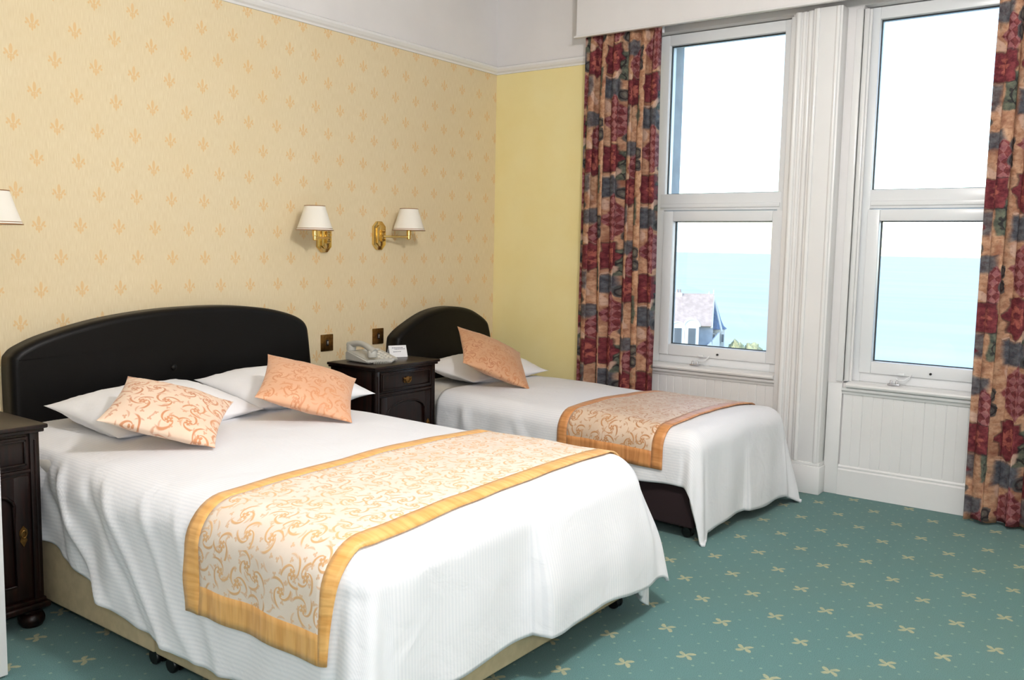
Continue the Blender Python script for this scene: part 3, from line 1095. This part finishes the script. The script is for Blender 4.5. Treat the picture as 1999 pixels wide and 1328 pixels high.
vs, fs, uv = D2.cover(0.45, 44, 30, 76, 32)
M2 = Matrix.Translation(ORG2) @ Matrix.Rotation(RZ2, 4, 'Z')
duv2 = mesh_obj('duvet', vs, fs, DUVET, None, True, uv)
duv2.matrix_world = M2
sd = duv2.modifiers.new('thick', 'SOLIDIFY'); sd.thickness = 0.012; sd.offset = -1
tag(duv2, 'white striped duvet spread over the single bed by the window', 'duvet')
rn2 = empty('bed_runner'); rn2.matrix_world = M2
make_runner(rn2, D2, -(D2.core + .24), D2.core + .22, 1.295, 1.885, .055, RUN_B, BORD_B, .006)
tag(rn2, 'tan brocade runner with satin border across the single bed', 'bed runner')

# ------------------------------------------------------------------ pillows and cushions
def pillow_mesh(name, w, d, h, mat, seed, pinch=.06, n=30, power=.62, wr=.006, uvrot=0.0):
    vs, fs, uv = [], [], []
    def pt(u, v, sg):
        ex = w / 2 * u * (1 - pinch * (1 - abs(v) ** 2.2) * abs(u) ** 3)
        ey = d / 2 * v * (1 - pinch * (1 - abs(u) ** 2.2) * abs(v) ** 3)
        prof = (max(0, 1 - abs(u) ** 2.3) ** power) * (max(0, 1 - abs(v) ** 2.3) ** power)
        nz = noise.noise(Vector((ex * 6 + seed, ey * 6, sg * 2))) * wr + noise.noise(Vector((ex * 15 + seed, ey * 15, sg))) * wr * .5
        # drag creases towards corners
        cr = abs(u * v)
        nz += math.sin((abs(u) - abs(v)) * 22 + seed) * wr * .55 * cr * (1 - cr)
        return Vector((ex, ey, sg * (h / 2 * prof) + nz * min(1, prof * 3)))
    for sg in (1, -1):
        for j in range(n + 1):
            for i in range(n + 1):
                u, v = -1 + 2 * i / n, -1 + 2 * j / n
                # cluster samples near the edges
                u = math.sin(u * PI / 2); v = math.sin(v * PI / 2)
                p = pt(u, v, sg)
                vs.append(p)
                a, b = rot2p(p.x, p.y, uvrot)
                uv.append((a + seed, b + seed * .7))
    m = (n + 1) ** 2
    for j in range(n):
        for i in range(n):
            p = j * (n + 1) + i
            fs.append((p, p + 1, p + n + 2, p + n + 1))
            fs.append((m + p, m + p + n + 1, m + p + n + 2, m + p + 1))
    o = mesh_obj(name, vs, fs, mat, None, True, uv)
    bm = bmesh.new(); bm.from_mesh(o.data)
    bmesh.ops.remove_doubles(bm, verts=bm.verts, dist=.0004)
    bm.to_mesh(o.data); bm.free()
    return o

def rot2p(x, y, a): return x * math.cos(a) + y * math.sin(a), y * math.cos(a) - x * math.sin(a)

def place(o, c, rz, rx, ry):
    o.matrix_world = Matrix.Translation(c) @ Matrix.Rotation(rz, 4, 'Z') @ Matrix.Rotation(rx, 4, 'X') @ Matrix.Rotation(ry, 4, 'Y')

PW = [((-2.845, -.520, .622), .05, .13, -.02, .66, .48, .165), ((-2.170, -.485, .625), -.03, .15, .02, .66, .48, .17), ((-0.600, -.400, .556), -.06, .12, .0, .70, .46, .15)]
PL = ['plump white pillow under the patterned cushion with clear flowers', 'plump white pillow under the peach cushion on the double bed', 'plump white pillow at the head of the single bed']
for (c, rz, rx, ry, w, d, h), lab in zip(PW, PL):
    o = pillow_mesh('pillow', w, d, h, LINEN, c[0] * 3, pinch=.05, wr=.012)
    place(o, c, rz, rx, ry)
    tag(o, lab, 'pillow', 'white bed pillows')
CU = [((-3.030, -.885, .680), -.80, .245, .275, .39, .12), ((-2.395, -.890, .692), -.81, .325, .305, .39, .12), ((-.850, -.660, .662), -.79, .40, .43, .42, .13)]
CL = ['cream cushion with clear orange flower pattern, propped on the double bed', 'brocade cushion in sheen-darkened peach leaning beside the bedside cabinet on the double bed', 'brocade cushion in sheen-darkened tan propped on the single bed']
for k, ((c, rz, rx, ry, s_, h), lab) in enumerate(zip(CU, CL)):
    o = pillow_mesh('cushion', s_, s_, h, CUSH[k], c[0] * 2.1, pinch=.075, wr=.005, uvrot=.4 * k)
    place(o, c, rz, rx, ry)
    tag(o, lab, 'cushion', 'brocade cushions')

# ------------------------------------------------------------------ bedside cabinets
def arch_pts(x0, x1, z0, zs, zt, n=12):
    p = [(x0, z0), (x1, z0), (x1, zs)]
    for i in range(1, n):
        a = PI * i / n
        p.append(((x0 + x1) / 2 + (x1 - x0) / 2 * math.cos(a), zs + (zt - zs) * math.sin(a)))
    p.append((x0, zs))
    return p

def make_cabinet(loc, w, d, h, rz, label, escutcheon_side, feet=True):
    """local: x 0..w left to right, y 0 (front) .. d (back), z up. Origin at the front left floor corner"""
    root = tag(empty('bedside_cabinet', loc, rz), label, 'cabinet')
    fh = .065
    bm = bmesh.new()
    b_box(bm, .022, w - .022, .026, d - .006, fh + .03, h - .024, .004)
    bm_obj('body', bm, WOOD, root, True, math.radians(40))
    # top with moulded edge
    prof = [(0.0, h - .006), (.004, h), (d - .002, h), (d - .002, h - .022), (.010, h - .022), (.006, h - .014)]
    bm = bmesh.new()
    b_box(bm, 0, w, 0, d, h - .014, h, .004, 3)
    b_box(bm, .009, w - .009, .009, d - .002, h - .026, h - .013, .003)
    bm_obj('top', bm, WOOD, root, True, math.radians(40))
    # plinth moulding
    bm = bmesh.new()
    b_box(bm, .004, w - .004, .006, d - .004, fh, fh + .022, .007, 3)
    b_box(bm, .014, w - .014, .016, d - .004, fh + .020, fh + .036, .005)
    bm_obj('plinth', bm, WOOD, root, True, math.radians(40))
    # corner stiles
    for xx in (.022, w - .052):
        bm = bmesh.new()
        b_box(bm, xx, xx + .030, .018, .05, fh + .034, h - .025, .003)
        b_tube(bm, [(xx + .015, .018, fh + .06), (xx + .015, .018, h - .05)], .004, 8)
        bm_obj('stile', bm, WOOD, root, True, math.radians(40))
    zr = h - .150
    # drawer
    dr = box('drawer', .058, w - .058, .016, .032, zr + .012, h - .036, WOOD, root, .004)
    bm = bmesh.new()
    for a, b, c, e in ((.066, w - .066, zr + .020, zr + .028), (.066, w - .066, h - .052, h - .044)):
        b_box(bm, a, b, .011, .017, c, e, .002)
    for a, b in ((.066, .074), (w - .074, w - .066)):
        b_box(bm, a, b, .011, .017, zr + .020, h - .044, .002)
    bm_obj('drawer_moulding', bm, WOOD, dr, True, math.radians(40))
    # drop handle: pierced bat-wing plate and bail
    cx, cz = w / 2, (zr + .012 + h - .036) / 2
    bm = bmesh.new()
    wing = [(0, -.020), (.012, -.014), (.022, -.016), (.032, -.006), (.026, .004), (.034, .012), (.022, .014), (.014, .010), (.007, .018), (0, .014)]
    poly = [(cx + a, cz + b) for a, b in wing] + [(cx - a, cz + b) for a, b in reversed(wing[1:-1])]
    b_prism(bm, poly, 1, .0095, .0125)
    b_tube(bm, [(cx + .020 * math.cos(a), .004, cz + .002 - .018 * math.sin(a)) for a in [PI * i / 12 for i in range(13)]], .0026, 8)
    for s_ in (-1, 1):
        b_lathe(bm, [(.004, 0), (.004, .006), (.002, .009)], 10, Matrix.Translation((cx + s_ * .020, .0095, cz + .002)) @ Matrix.Rotation(PI / 2, 4, 'X'))
    bm_obj('handle', bm, OLDBRASS, dr, True, math.radians(40))
    # rail between
    box('rail', .052, w - .052, .017, .034, zr - .006, zr + .006, WOOD, root, .003)
    # door: frame with arched sunk panel
    z0, z1 = fh + .044, zr - .012
    door = box('door', .058, w - .058, .024, .034, z0, z1, WOOD, root, .002)
    ax0, ax1 = .058 + .050, w - .058 - .050
    zt = z1 - .035
    zs = zt - min(.06, (ax1 - ax0) * .28)
    outer = [(.060, z0 + .002), (w - .060, z0 + .002), (w - .060, z1 - .002), (.060, z1 - .002)]
    arch = arch_pts(ax0, ax1, z0 + .05, zs, zt)
    bm = bmesh.new()
    # framing pieces round the arch
    b_box(bm, .060, ax0, .016, .026, z0 + .002, z1 - .002, .002)
    b_box(bm, ax1, w - .060, .016, .026, z0 + .002, z1 - .002, .002)
    b_box(bm, ax0 - .001, ax1 + .001, .016, .026, z0 + .002, z0 + .05, .002)
    top = [(ax0 - .001, z1 - .002)] + [(ax1 + .001, z1 - .002)] + [p for p in arch[2:]]
    b_prism(bm, top, 1, .016, .026)
    bm_obj('door_frame', bm, WOOD, door, True, math.radians(40))
    bm = bmesh.new()
    loop = arch + [arch[0]]
    b_tube(bm, [(p[0], .018, p[1]) for p in loop], .0055, 8)
    bm_obj('panel_moulding', bm, WOOD, door, True, math.radians(60))
    ex = w - .058 - .026 if escutcheon_side > 0 else .058 + .026
    ez = z0 + (z1 - z0) * .52
    bm = bmesh.new()
    pts = [(0, .034), (.006, .026), (.012, .018), (.013, .006), (.009, -.006), (.011, -.016), (.006, -.026), (0, -.036)]
    poly = [(ex + a, ez + b) for a, b in pts] + [(ex - a, ez + b) for a, b in reversed(pts[1:-1])]
    b_prism(bm, poly, 1, .0125, .0155)
    b_tube(bm, [(ex + .008 * math.cos(a), .010, ez + .006 + .012 * math.sin(a)) for a in [2 * PI * i / 16 for i in range(17)]], .0022, 8)
    bm_obj('escutcheon', bm, OLDBRASS, door, True, math.radians(40))
    for x in (.050, w - .050):
        for y in (.052, d - .05):
            lathe('bun_foot', [(.020, 0), (.032, .004), (.040, .018), (.041, .030), (.036, .043), (.026, .048), (.034, .052), (.036, .060), (.030, .066)], WOOD, root, 24, Matrix.Translation((x, y, 0)))
    return root
cabM = make_cabinet((-1.655, -0.535, 0), .508, .350, .668, math.radians(1.0), 'dark oak bedside cabinet between the beds carrying a telephone', 1)
cabL = make_cabinet((-3.975, -0.815, 0), .550, .420, .682, 0.0, 'dark oak bedside cabinet with bun feet beside the open white door', 1)

# ------------------------------------------------------------------ things on the middle cabinet
TZ = 0.668
def make_phone(loc, rz):
    root = tag(empty('telephone', loc, rz), 'grey corded desk telephone on the middle bedside cabinet', 'telephone')
    # wedge body: x width, y depth (front at -)
    bm = bmesh.new()
    b_prism(bm, [(-.095, .004), (-.095, .018), (.020, .045), (.075, .058), (.095, .050), (.095, .004)], 0, -.105, .105)
    bmesh.ops.recalc_face_normals(bm, faces=bm.faces)
    bmesh.ops.bevel(bm, geom=[e for e in bm.edges if e.calc_face_angle(0) > .3], offset=.006, segments=3, affect='EDGES')
    bm_obj('body', bm, PHONE, root, True, math.radians(40))
    for x in (-.08, .08):
        for y in (-.075, .075):
            lathe('rubber_foot', [(.008, 0), (.008, .005)], BLACKP, root, 10, Matrix.Translation((x, y, 0)))
    # handset lying along the left side
    path = [(-.068, -.105 + .21 * i / 12, .060 + .026 * math.sin(PI * i / 12) + .020 * i / 12) for i in range(13)]
    bm = bmesh.new()
    b_tube(bm, path, [.020 - .005 * math.sin(PI * i / 12) for i in range(13)], 12)
    for yy, zz in ((-.088, .044), (.088, .064)):
        b_lathe(bm, [(.018, -.022), (.025, -.018), (.026, -.002), (.022, .012), (.012, .02)], 18, Matrix.Translation((-.068, yy, zz + .01)))
    bm_obj('handset', bm, PHONE, root, True, math.radians(50))
    # keypad on the slope
    sl = math.atan2(.045 - .018, .115)
    for r in range(5):
        for c in range(3):
            bm = bmesh.new()
            b_box(bm, -.010, .010, -.0065, .0065, 0, .006, .002)
            o = bm_obj('key', bm, PHONEK, root, True, math.radians(40))
            y = -.078 + r * .022
            o.matrix_local = Matrix.Translation((.0 + c * .030, y, .018 + (y + .095) * math.tan(sl) - .001)) @ Matrix.Rotation(sl, 4, 'X')
    box('display_strip', -.015, .075, .034, .060, .050, .0575, PHONEK, root, .002)
    # coiled cord from the handset end round the front
    pts = []
    ax = []
    for i in range(41):
        f = i / 40
        ax.append(Vector((-.090 + .16 * f + .02 * math.sin(f * 5), -.118 - .030 * math.sin(f * PI), .010 + .004 * f)))
    turns = 26
    for i in range(turns * 10 + 1):
        f = i / (turns * 10)
        q = f * 40
        k = min(39, int(q))
        p = ax[k].lerp(ax[k + 1], q - k)
        a = 2 * PI * turns * f
        pts.append((p.x, p.y + .0065 * math.cos(a), p.z + .0065 * math.sin(a)))
    tube('coiled_cord', pts, .0018, CORD, root, 6)
    return root
make_phone((-1.475, -.330, TZ), math.radians(-6))
tc = tag(empty('tent_card', (-1.235, -.285, TZ), math.radians(-24)), 'small white folded card standing beside the telephone', 'card')
th = .0012
vs = [(-.052, -.028, 0), (.052, -.028, 0), (.052, 0, .062), (-.052, 0, .062), (-.052, .030, 0), (.052, .030, 0)]
o = mesh_obj('folded_sheet', vs, [(0, 1, 2, 3), (3, 2, 5, 4)], CARD, tc)
m_ = o.modifiers.new('thick', 'SOLIDIFY'); m_.thickness = th
for k, (x0, x1, f) in enumerate(((-.034, .030, .78), (-.020, .034, .66), (-.030, .016, .44))):
    rnd = random.Random(k)
    bm = bmesh.new()
    x = x0
    while x < x1:
        wd = rnd.uniform(.004, .010)
        y, z = -.028 * (1 - f) - .0014, .062 * f
        q = [bm.verts.new((x, y, z)), bm.verts.new((x + wd, y, z)), bm.verts.new((x + wd, y + .0013, z + .0032)), bm.verts.new((x, y + .0013, z + .0032))]
        bm.faces.new(q)
        x += wd + .002
    bm_obj('print_line', bm, INK, tc)

# ------------------------------------------------------------------ wall lamps
def make_lamp(px, pz, sx, sy, sz, label):
    """plate on the wall at (px, pz); socket under the shade at (sx, sy); sz is the shade's lower rim"""
    root = tag(empty('wall_lamp', (px, 0, pz)), label, 'wall lamp', 'brass swing arm wall lamps')
    def octa(hw, hh, c):
        return [(-hw, -hh + c), (-hw + c, -hh), (hw - c, -hh), (hw, -hh + c), (hw, hh - c), (hw - c, hh), (-hw + c, hh), (-hw, hh - c)]
    prism('backplate', octa(.050, .082, .030), 1, -.016, -.0005, BRASS, root, bev=.004)
    prism('boss', octa(.030, .062, .018), 1, -.030, -.015, BRASS, root, bev=.005)
    bm = bmesh.new()
    for zz in (-.024, 0.0, .024):
        b_tube(bm, [(-.012, -.040, zz), (.012, -.040, zz)], .0085, 12)
    b_box(bm, -.010, .010, -.046, -.028, -.034, .034, .003)
    bm_obj('pivot', bm, BRASS, root, True, math.radians(40))
    dx, dy = sx - px, sy
    az = -.004
    tube('arm', [(0, -.044, az), (dx * .5, (-.044 + dy) * .5, az), (dx, dy, az)], .0065, BRASS, root)
    zr = sz - pz
    bm = bmesh.new()
    M = Matrix.Translation((dx, dy, az))
    b_lathe(bm, [(.006, -.016), (.011, -.012), (.011, .008), (.014, .010), (.014, zr - az + .03), (.010, zr - az + .034)], 16, M)
    bm_obj('socket', bm, BRASS, root, True, math.radians(40))
    bm = bmesh.new()
    H = .128
    r0, r1 = .094, .052
    b_lathe(bm, [(.004, zr + .05), (.018, zr + .06), (.024, zr + .082), (.018, zr + .10), (.004, zr + .108)], 14, Matrix.Translation((dx, dy, 0)))
    bm_obj('bulb', bm, SHADE, root, True)
    # shade: open cone with thickness
    bm = bmesh.new()
    seg = 40
    ring = []
    for r, z in ((r0, zr), (r0 - .022, zr + H * .5), (r1, zr + H), (r1 - .003, zr + H), (r0 - .025, zr + H * .5), (r0 - .003, zr)):
        ring.append([bm.verts.new((dx + r * math.cos(2 * PI * i / seg), dy + r * math.sin(2 * PI * i / seg), z)) for i in range(seg)])
    for k in range(6):
        a, b = ring[k], ring[(k + 1) % 6]
        for i in range(seg):
            j = (i + 1) % seg
            bm.faces.new((a[i], a[j], b[j], b[i]))
    sh = bm_obj('shade', bm, SHADE, root, True, math.radians(50))
    for r, z, t in ((r0 + .0006, zr + .002, .0022), (r0 - .0035, zr + .011, .0013), (r1 + .0006, zr + H - .002, .0020)):
        tube('gold_trim', [(dx + r * math.cos(2 * PI * i / 40), dy + r * math.sin(2 * PI * i / 40), z) for i in range(41)], t, GOLD, sh, 8)
    # three spokes carrying the shade
    bm = bmesh.new()
    for i in range(3):
        a = 2 * PI * i / 3 + .4
        b_tube(bm, [(dx + .012 * math.cos(a), dy + .012 * math.sin(a), zr + .03), (dx + (r0 - .012) * math.cos(a), dy + (r0 - .012) * math.sin(a), zr + .03)], .0018, 6)
    bm_obj('shade_carrier', bm, BRASS, root)
    return root
make_lamp(-1.520, 1.318, -1.695, -.135, 1.350, 'brass wall lamp beside the double headboard, its arm swung over the pillows')
make_lamp(-1.102, 1.336, -.968, -.118, 1.368, 'brass wall lamp near the single headboard with its slim arm and octagonal plate showing')
make_lamp(-3.430, 1.318, -3.288, -.185, 1.330, 'brass wall lamp above the cabinet near the white door')

# light switches
def make_switch(x, z, label):
    root = tag(empty('light_switch', (x, 0, z)), label, 'light switch', 'brass switch plates')
    box('plate', -.044, .044, -.008, -.0005, -.046, .046, OLDBRASS, root, .003)
    box('rocker_surround', -.009, .009, -.010, -.007, -.016, .016, BLACKP, root, .001)
    box('rocker', -.005, .005, -.0135, -.009, -.010, .010, CHROME, root, .001)
make_switch(-1.496, .742, 'square aged brass switch beside the double headboard')
make_switch(-1.102, .752, 'square aged brass switch above the telephone')

# ------------------------------------------------------------------ white door at the edge of the view
dr = struct(empty('door_1', (-3.690, -1.030, 0), math.radians(0)), 'edge of an open white painted door beside the oak cabinet', 'door')
bm = bmesh.new()
b_box(bm, -.76, 0.0, -.040, 0.0, .006, 1.98, .003)
bm_obj('door_leaf', bm, GLOSS, dr, True, math.radians(40))
for x0, x1, z0, z1 in ((-.66, -.43, .20, .86), (-.33, -.10, .20, .86), (-.66, -.43, 1.02, 1.86), (-.33, -.10, 1.02, 1.86)):
    bm = bmesh.new()
    b_box(bm, x0, x1, -.046, -.040, z0, z0 + .02, .002); b_box(bm, x0, x1, -.046, -.040, z1 - .02, z1, .002)
    b_box(bm, x0, x0 + .02, -.046, -.040, z0, z1, .002); b_box(bm, x1 - .02, x1, -.046, -.040, z0, z1, .002)
    bm_obj('panel_moulding', bm, GLOSS, dr, True, math.radians(40))
lathe('door_knob', [(.012, 0), (.012, .02), (.026, .03), (.030, .045), (.024, .058), (.004, .062)], BRASS, dr, 20, Matrix.Translation((-.05, -.040, .98)) @ Matrix.Rotation(PI / 2, 4, 'X'))

# ------------------------------------------------------------------ added pendant, unseen above the room, to even out the light
cl = tag(empty('fill_pendant', (-2.95, -3.05, CEIL_Z)), 'added unseen globe pendant giving the bedroom even fill light', 'fill lamp')
lathe('rose', [(.06, 0), (.06, -.02), (.03, -.035)], GLOSS, cl, 32)
tube('flex', [(0, 0, -.03), (0, 0, -.36)], .004, GLOSS, cl)
lathe('gallery', [(.02, -.355), (.05, -.37), (.05, -.39)], BRASS, cl, 24)
GR = .13
lathe('fill_globe', [(GR * math.sin(PI * i / 14), -.52 + GR * math.cos(PI * i / 14)) for i in range(15)], mat_emit('fill_globe_glow', (1.0, .97, .945, 1), 185.0), cl, 20)

# ------------------------------------------------------------------ outside: sea, headland, the house below
def outp(px, py, depth):
    """point on the ray through a photo pixel at a given forward depth"""
    return CAM_POS + (_fw * FPX + _r2 * (px - 999.5) + _u2 * (664 - py)) * (depth / FPX)

sea = struct(mesh_obj('sea', [(115, -30000, -42), (45000, -30000, -42), (45000, 30000, -42), (115, 30000, -42)], [(0, 1, 2, 3)], SEA), 'pale turquoise sea reaching to a level horizon', 'sea')

HD = 110.0
hp = outp(1393, 577, HD)                 # right end of the ridge
hx = _rt.copy(); hx.z = 0; hx.normalize()
hy = Vector((_fw.x, _fw.y, 0)).normalized()
ang = math.atan2(hx.y, hx.x)
GZ = -13.0
house = tag(empty('house', (hp.x, hp.y, GZ), ang), 'seaside house with a clay tiled roof and pointed slate corner turret', 'house')
RH = hp.z - GZ                            # ridge height above the ground
K = HD / FPX                              # metres per photo pixel here
# local axes: x right, y away, z up; origin under the right end of the ridge
SK = -0.30                                # house stands a little turned
hr = house
def hv(x, y, z): return (x, y, z)
EV = RH - 56 * K                          # eaves
# walls
bm = bmesh.new()
b_prism(bm, [(-9, 0), (-.55, 0), (-.55, EV), (-9, EV)], 1, -2.9, 3.0)
bm_obj('wall', bm, BRICKM, hr)
# main roof, two slopes with thickness, overhanging
def slope(name, pts, mat, t=.16, parent=hr):
    p = [Vector(q) for q in pts]
    n = (p[1] - p[0]).cross(p[2] - p[0]).normalized() * t
    vs = p + [q - n for q in p]
    k = len(p)
    fs = [tuple(range(k)), tuple(reversed(range(k, 2 * k)))] + [(i, i + k, (i + 1) % k + k, (i + 1) % k) for i in range(k)]
    o = mesh_obj(name, vs, fs, mat, parent)
    bm = bmesh.new(); bm.from_mesh(o.data); bmesh.ops.recalc_face_normals(bm, faces=bm.faces); bm.to_mesh(o.data); bm.free()
    return o
slope('roof_slope', [(-9, 0, RH), (0, 0, RH), (-.85, -3.3, EV - .1), (-9, -3.3, EV - .1)], ROOFM)
slope('roof_slope', [(-9, 0, RH), (0, 0, RH), (-.3, 3.3, EV - .1), (-9, 3.3, EV - .1)], ROOFM)
tube('ridge_tiles', [(-9, 0, RH + .05), (.05, 0, RH + .05)], .16, ROOFM, hr, 8)
# gable wall and white barge boards
mesh_obj('gable', [(-.6, -2.9, EV - .2), (-.5, 2.9, EV - .2), (-.12, 0, RH - .2), (-.9, -2.9, EV - .2), (-.9, 2.9, EV - .2), (-.5, 0, RH - .2)],
         [(0, 1, 2), (3, 5, 4), (0, 2, 5, 3), (1, 4, 5, 2), (0, 3, 4, 1)], BRICKM, hr)
tube('barge_board', [(.02, -.02, RH - .02), (-.80, -3.35, EV - .2)], .13, RENDERW, hr, 6)
tube('barge_board', [(.02, .02, RH - .02), (.85, -1.5, RH - 4.3)], .13, RENDERW, hr, 6)
# turret: octagonal wall and bell-cast slate roof
tx, ty = 1.05, 2.2
lathe('turret_wall', [(1.05, 0), (1.05, RH - 4.45), (1.2, RH - 4.3), (1.2, RH - 4.15)], RENDERW, hr, 8, Matrix.Translation((tx, ty, 0)))
lathe('turret_roof', [(1.85, RH - 4.22), (1.45, RH - 3.9), (1.05, RH - 3.1), (.62, RH - 1.8), (.22, RH - .5), (.03, RH + .05)], SLATE, hr, 8, Matrix.Translation((tx - .55, ty, 0)))
lathe('finial', [(.05, RH - .1), (.10, RH + .12), (.05, RH + .25), (.11, RH + .36), (.02, RH + .62)], RENDERW, hr, 10, Matrix.Translation((tx - .55, ty, 0)))
lathe('finial', [(.08, RH), (.14, RH + .16), (.06, RH + .3), (.02, RH + .5)], RENDERW, hr, 10, Matrix.Translation((-.55, 0, 0)))
for k in range(3):
    bm = bmesh.new()
    b_box(bm, tx - .75 + k * .55, tx - .40 + k * .55, ty - 1.14, ty - 1.0, RH - 5.9, RH - 4.75)
    w_ = bm_obj('turret_window', bm, RENDERW, hr)
    box('window_glass', tx - .70 + k * .55, tx - .45 + k * .55, ty - 1.17, ty - 1.13, RH - 5.8, RH - 4.85, DARKWIN, w_)
# white arched dormers on the near slope
for k, (cx, zt, wd) in enumerate(((-3.35, RH - 2.75, .82), (-5.0, RH - 3.1, .8))):
    pts = [(cx - wd, RH - 6.4), (cx + wd, RH - 6.4), (cx + wd, zt - .75)]
    for i in range(1, 10):
        a = PI * i / 10
        pts.append((cx + wd * math.cos(a), zt - .75 + .75 * math.sin(a)))
    pts.append((cx - wd, zt - .75))
    dm = prism('dormer', pts, 1, -4.4, -1.6, RENDERW, hr)
    box('dormer_window', cx - .42, cx + .42, -4.46, -4.39, RH - 5.6, RH - 3.7, DARKWIN, dm)
    tube('dormer_coping', [(cx + (wd + .1) * math.cos(PI * i / 12), -4.35, zt - .75 + .85 * math.sin(PI * i / 12)) for i in range(13)], .12, RENDERW, dm, 8)
# lower porch roof between dormer and turret
slope('porch_roof', [(-1.9, -4.2, RH - 6.2), (.5, -1.2, RH - 4.4), (.6, -1.2, RH - 7.0), (-1.7, -4.2, RH - 7.2)], RENDERW)
bm = bmesh.new()
b_box(bm, -4.6, -3.9, -.4, .4, RH - .5, RH + .28)
ch = bm_obj('chimney', bm, RENDERW, hr)
for xx in (-4.42, -4.1):
    lathe('chimney_pot', [(.13, RH + .28), (.15, RH + .32), (.11, RH + .6), (.13, RH + .66)], ROOFM, ch, 10, Matrix.Translation((xx, 0, 0)))

# headland under the house and a rounded hedge beside it
gv, gf = [], []
NG = 26
for j in range(NG + 1):
    for i in range(NG + 1):
        lx, ly = -26 + 40 * i / NG, -24 + 34 * j / NG
        e = max(abs(lx + 6) / 20, abs(ly + 7) / 17)
        z = GZ - 28 * sm(.72, 1.0, e) + .25 * noise.noise(Vector((lx * .3, ly * .3, 0))) - .3
        p = hp + hx * lx + hy * ly
        gv.append((p.x, p.y, z))
for j in range(NG):
    for i in range(NG):
        p = j * (NG + 1) + i
        gf.append((p, p + 1, p + NG + 2, p + NG + 1))
struct(mesh_obj('headland', gv, gf, GRASS, None, True), 'grassy headland under the seaside house', 'ground')
def make_bush(px, depth, rad, hgt, label, seed):
    c = outp(px, 700, depth)
    root = tag(empty('hedge_bush', (c.x, c.y, GZ - .1)), label, 'bush')
    bm = bmesh.new()
    bmesh.ops.create_icosphere(bm, subdivisions=5, radius=1)
    for v in bm.verts:
        n = v.co.normalized()
        k = 1 + .22 * noise.noise(n * 2.2 + Vector((seed, 0, 0))) + .13 * noise.noise(n * 7 + Vector((seed, 3, 0))) + .07 * noise.noise(n * 18)
        v.co = Vector((n.x * rad * k, n.y * rad * k, hgt * .52 + n.z * hgt * .5 * k))
    bm_obj('foliage', bm, LEAF, root, True)
    tube('stem', [(0, 0, 0), (.05, 0, hgt * .5)], .12, CHIP, root, 8)
make_bush(1436, 110, 1.05, 3.6, 'rounded yellow green bush beside the seaside house turret', 1.0)
make_bush(1468, 112, 1.3, 3.05, 'low yellow green bush at the open edge of the headland', 5.0)
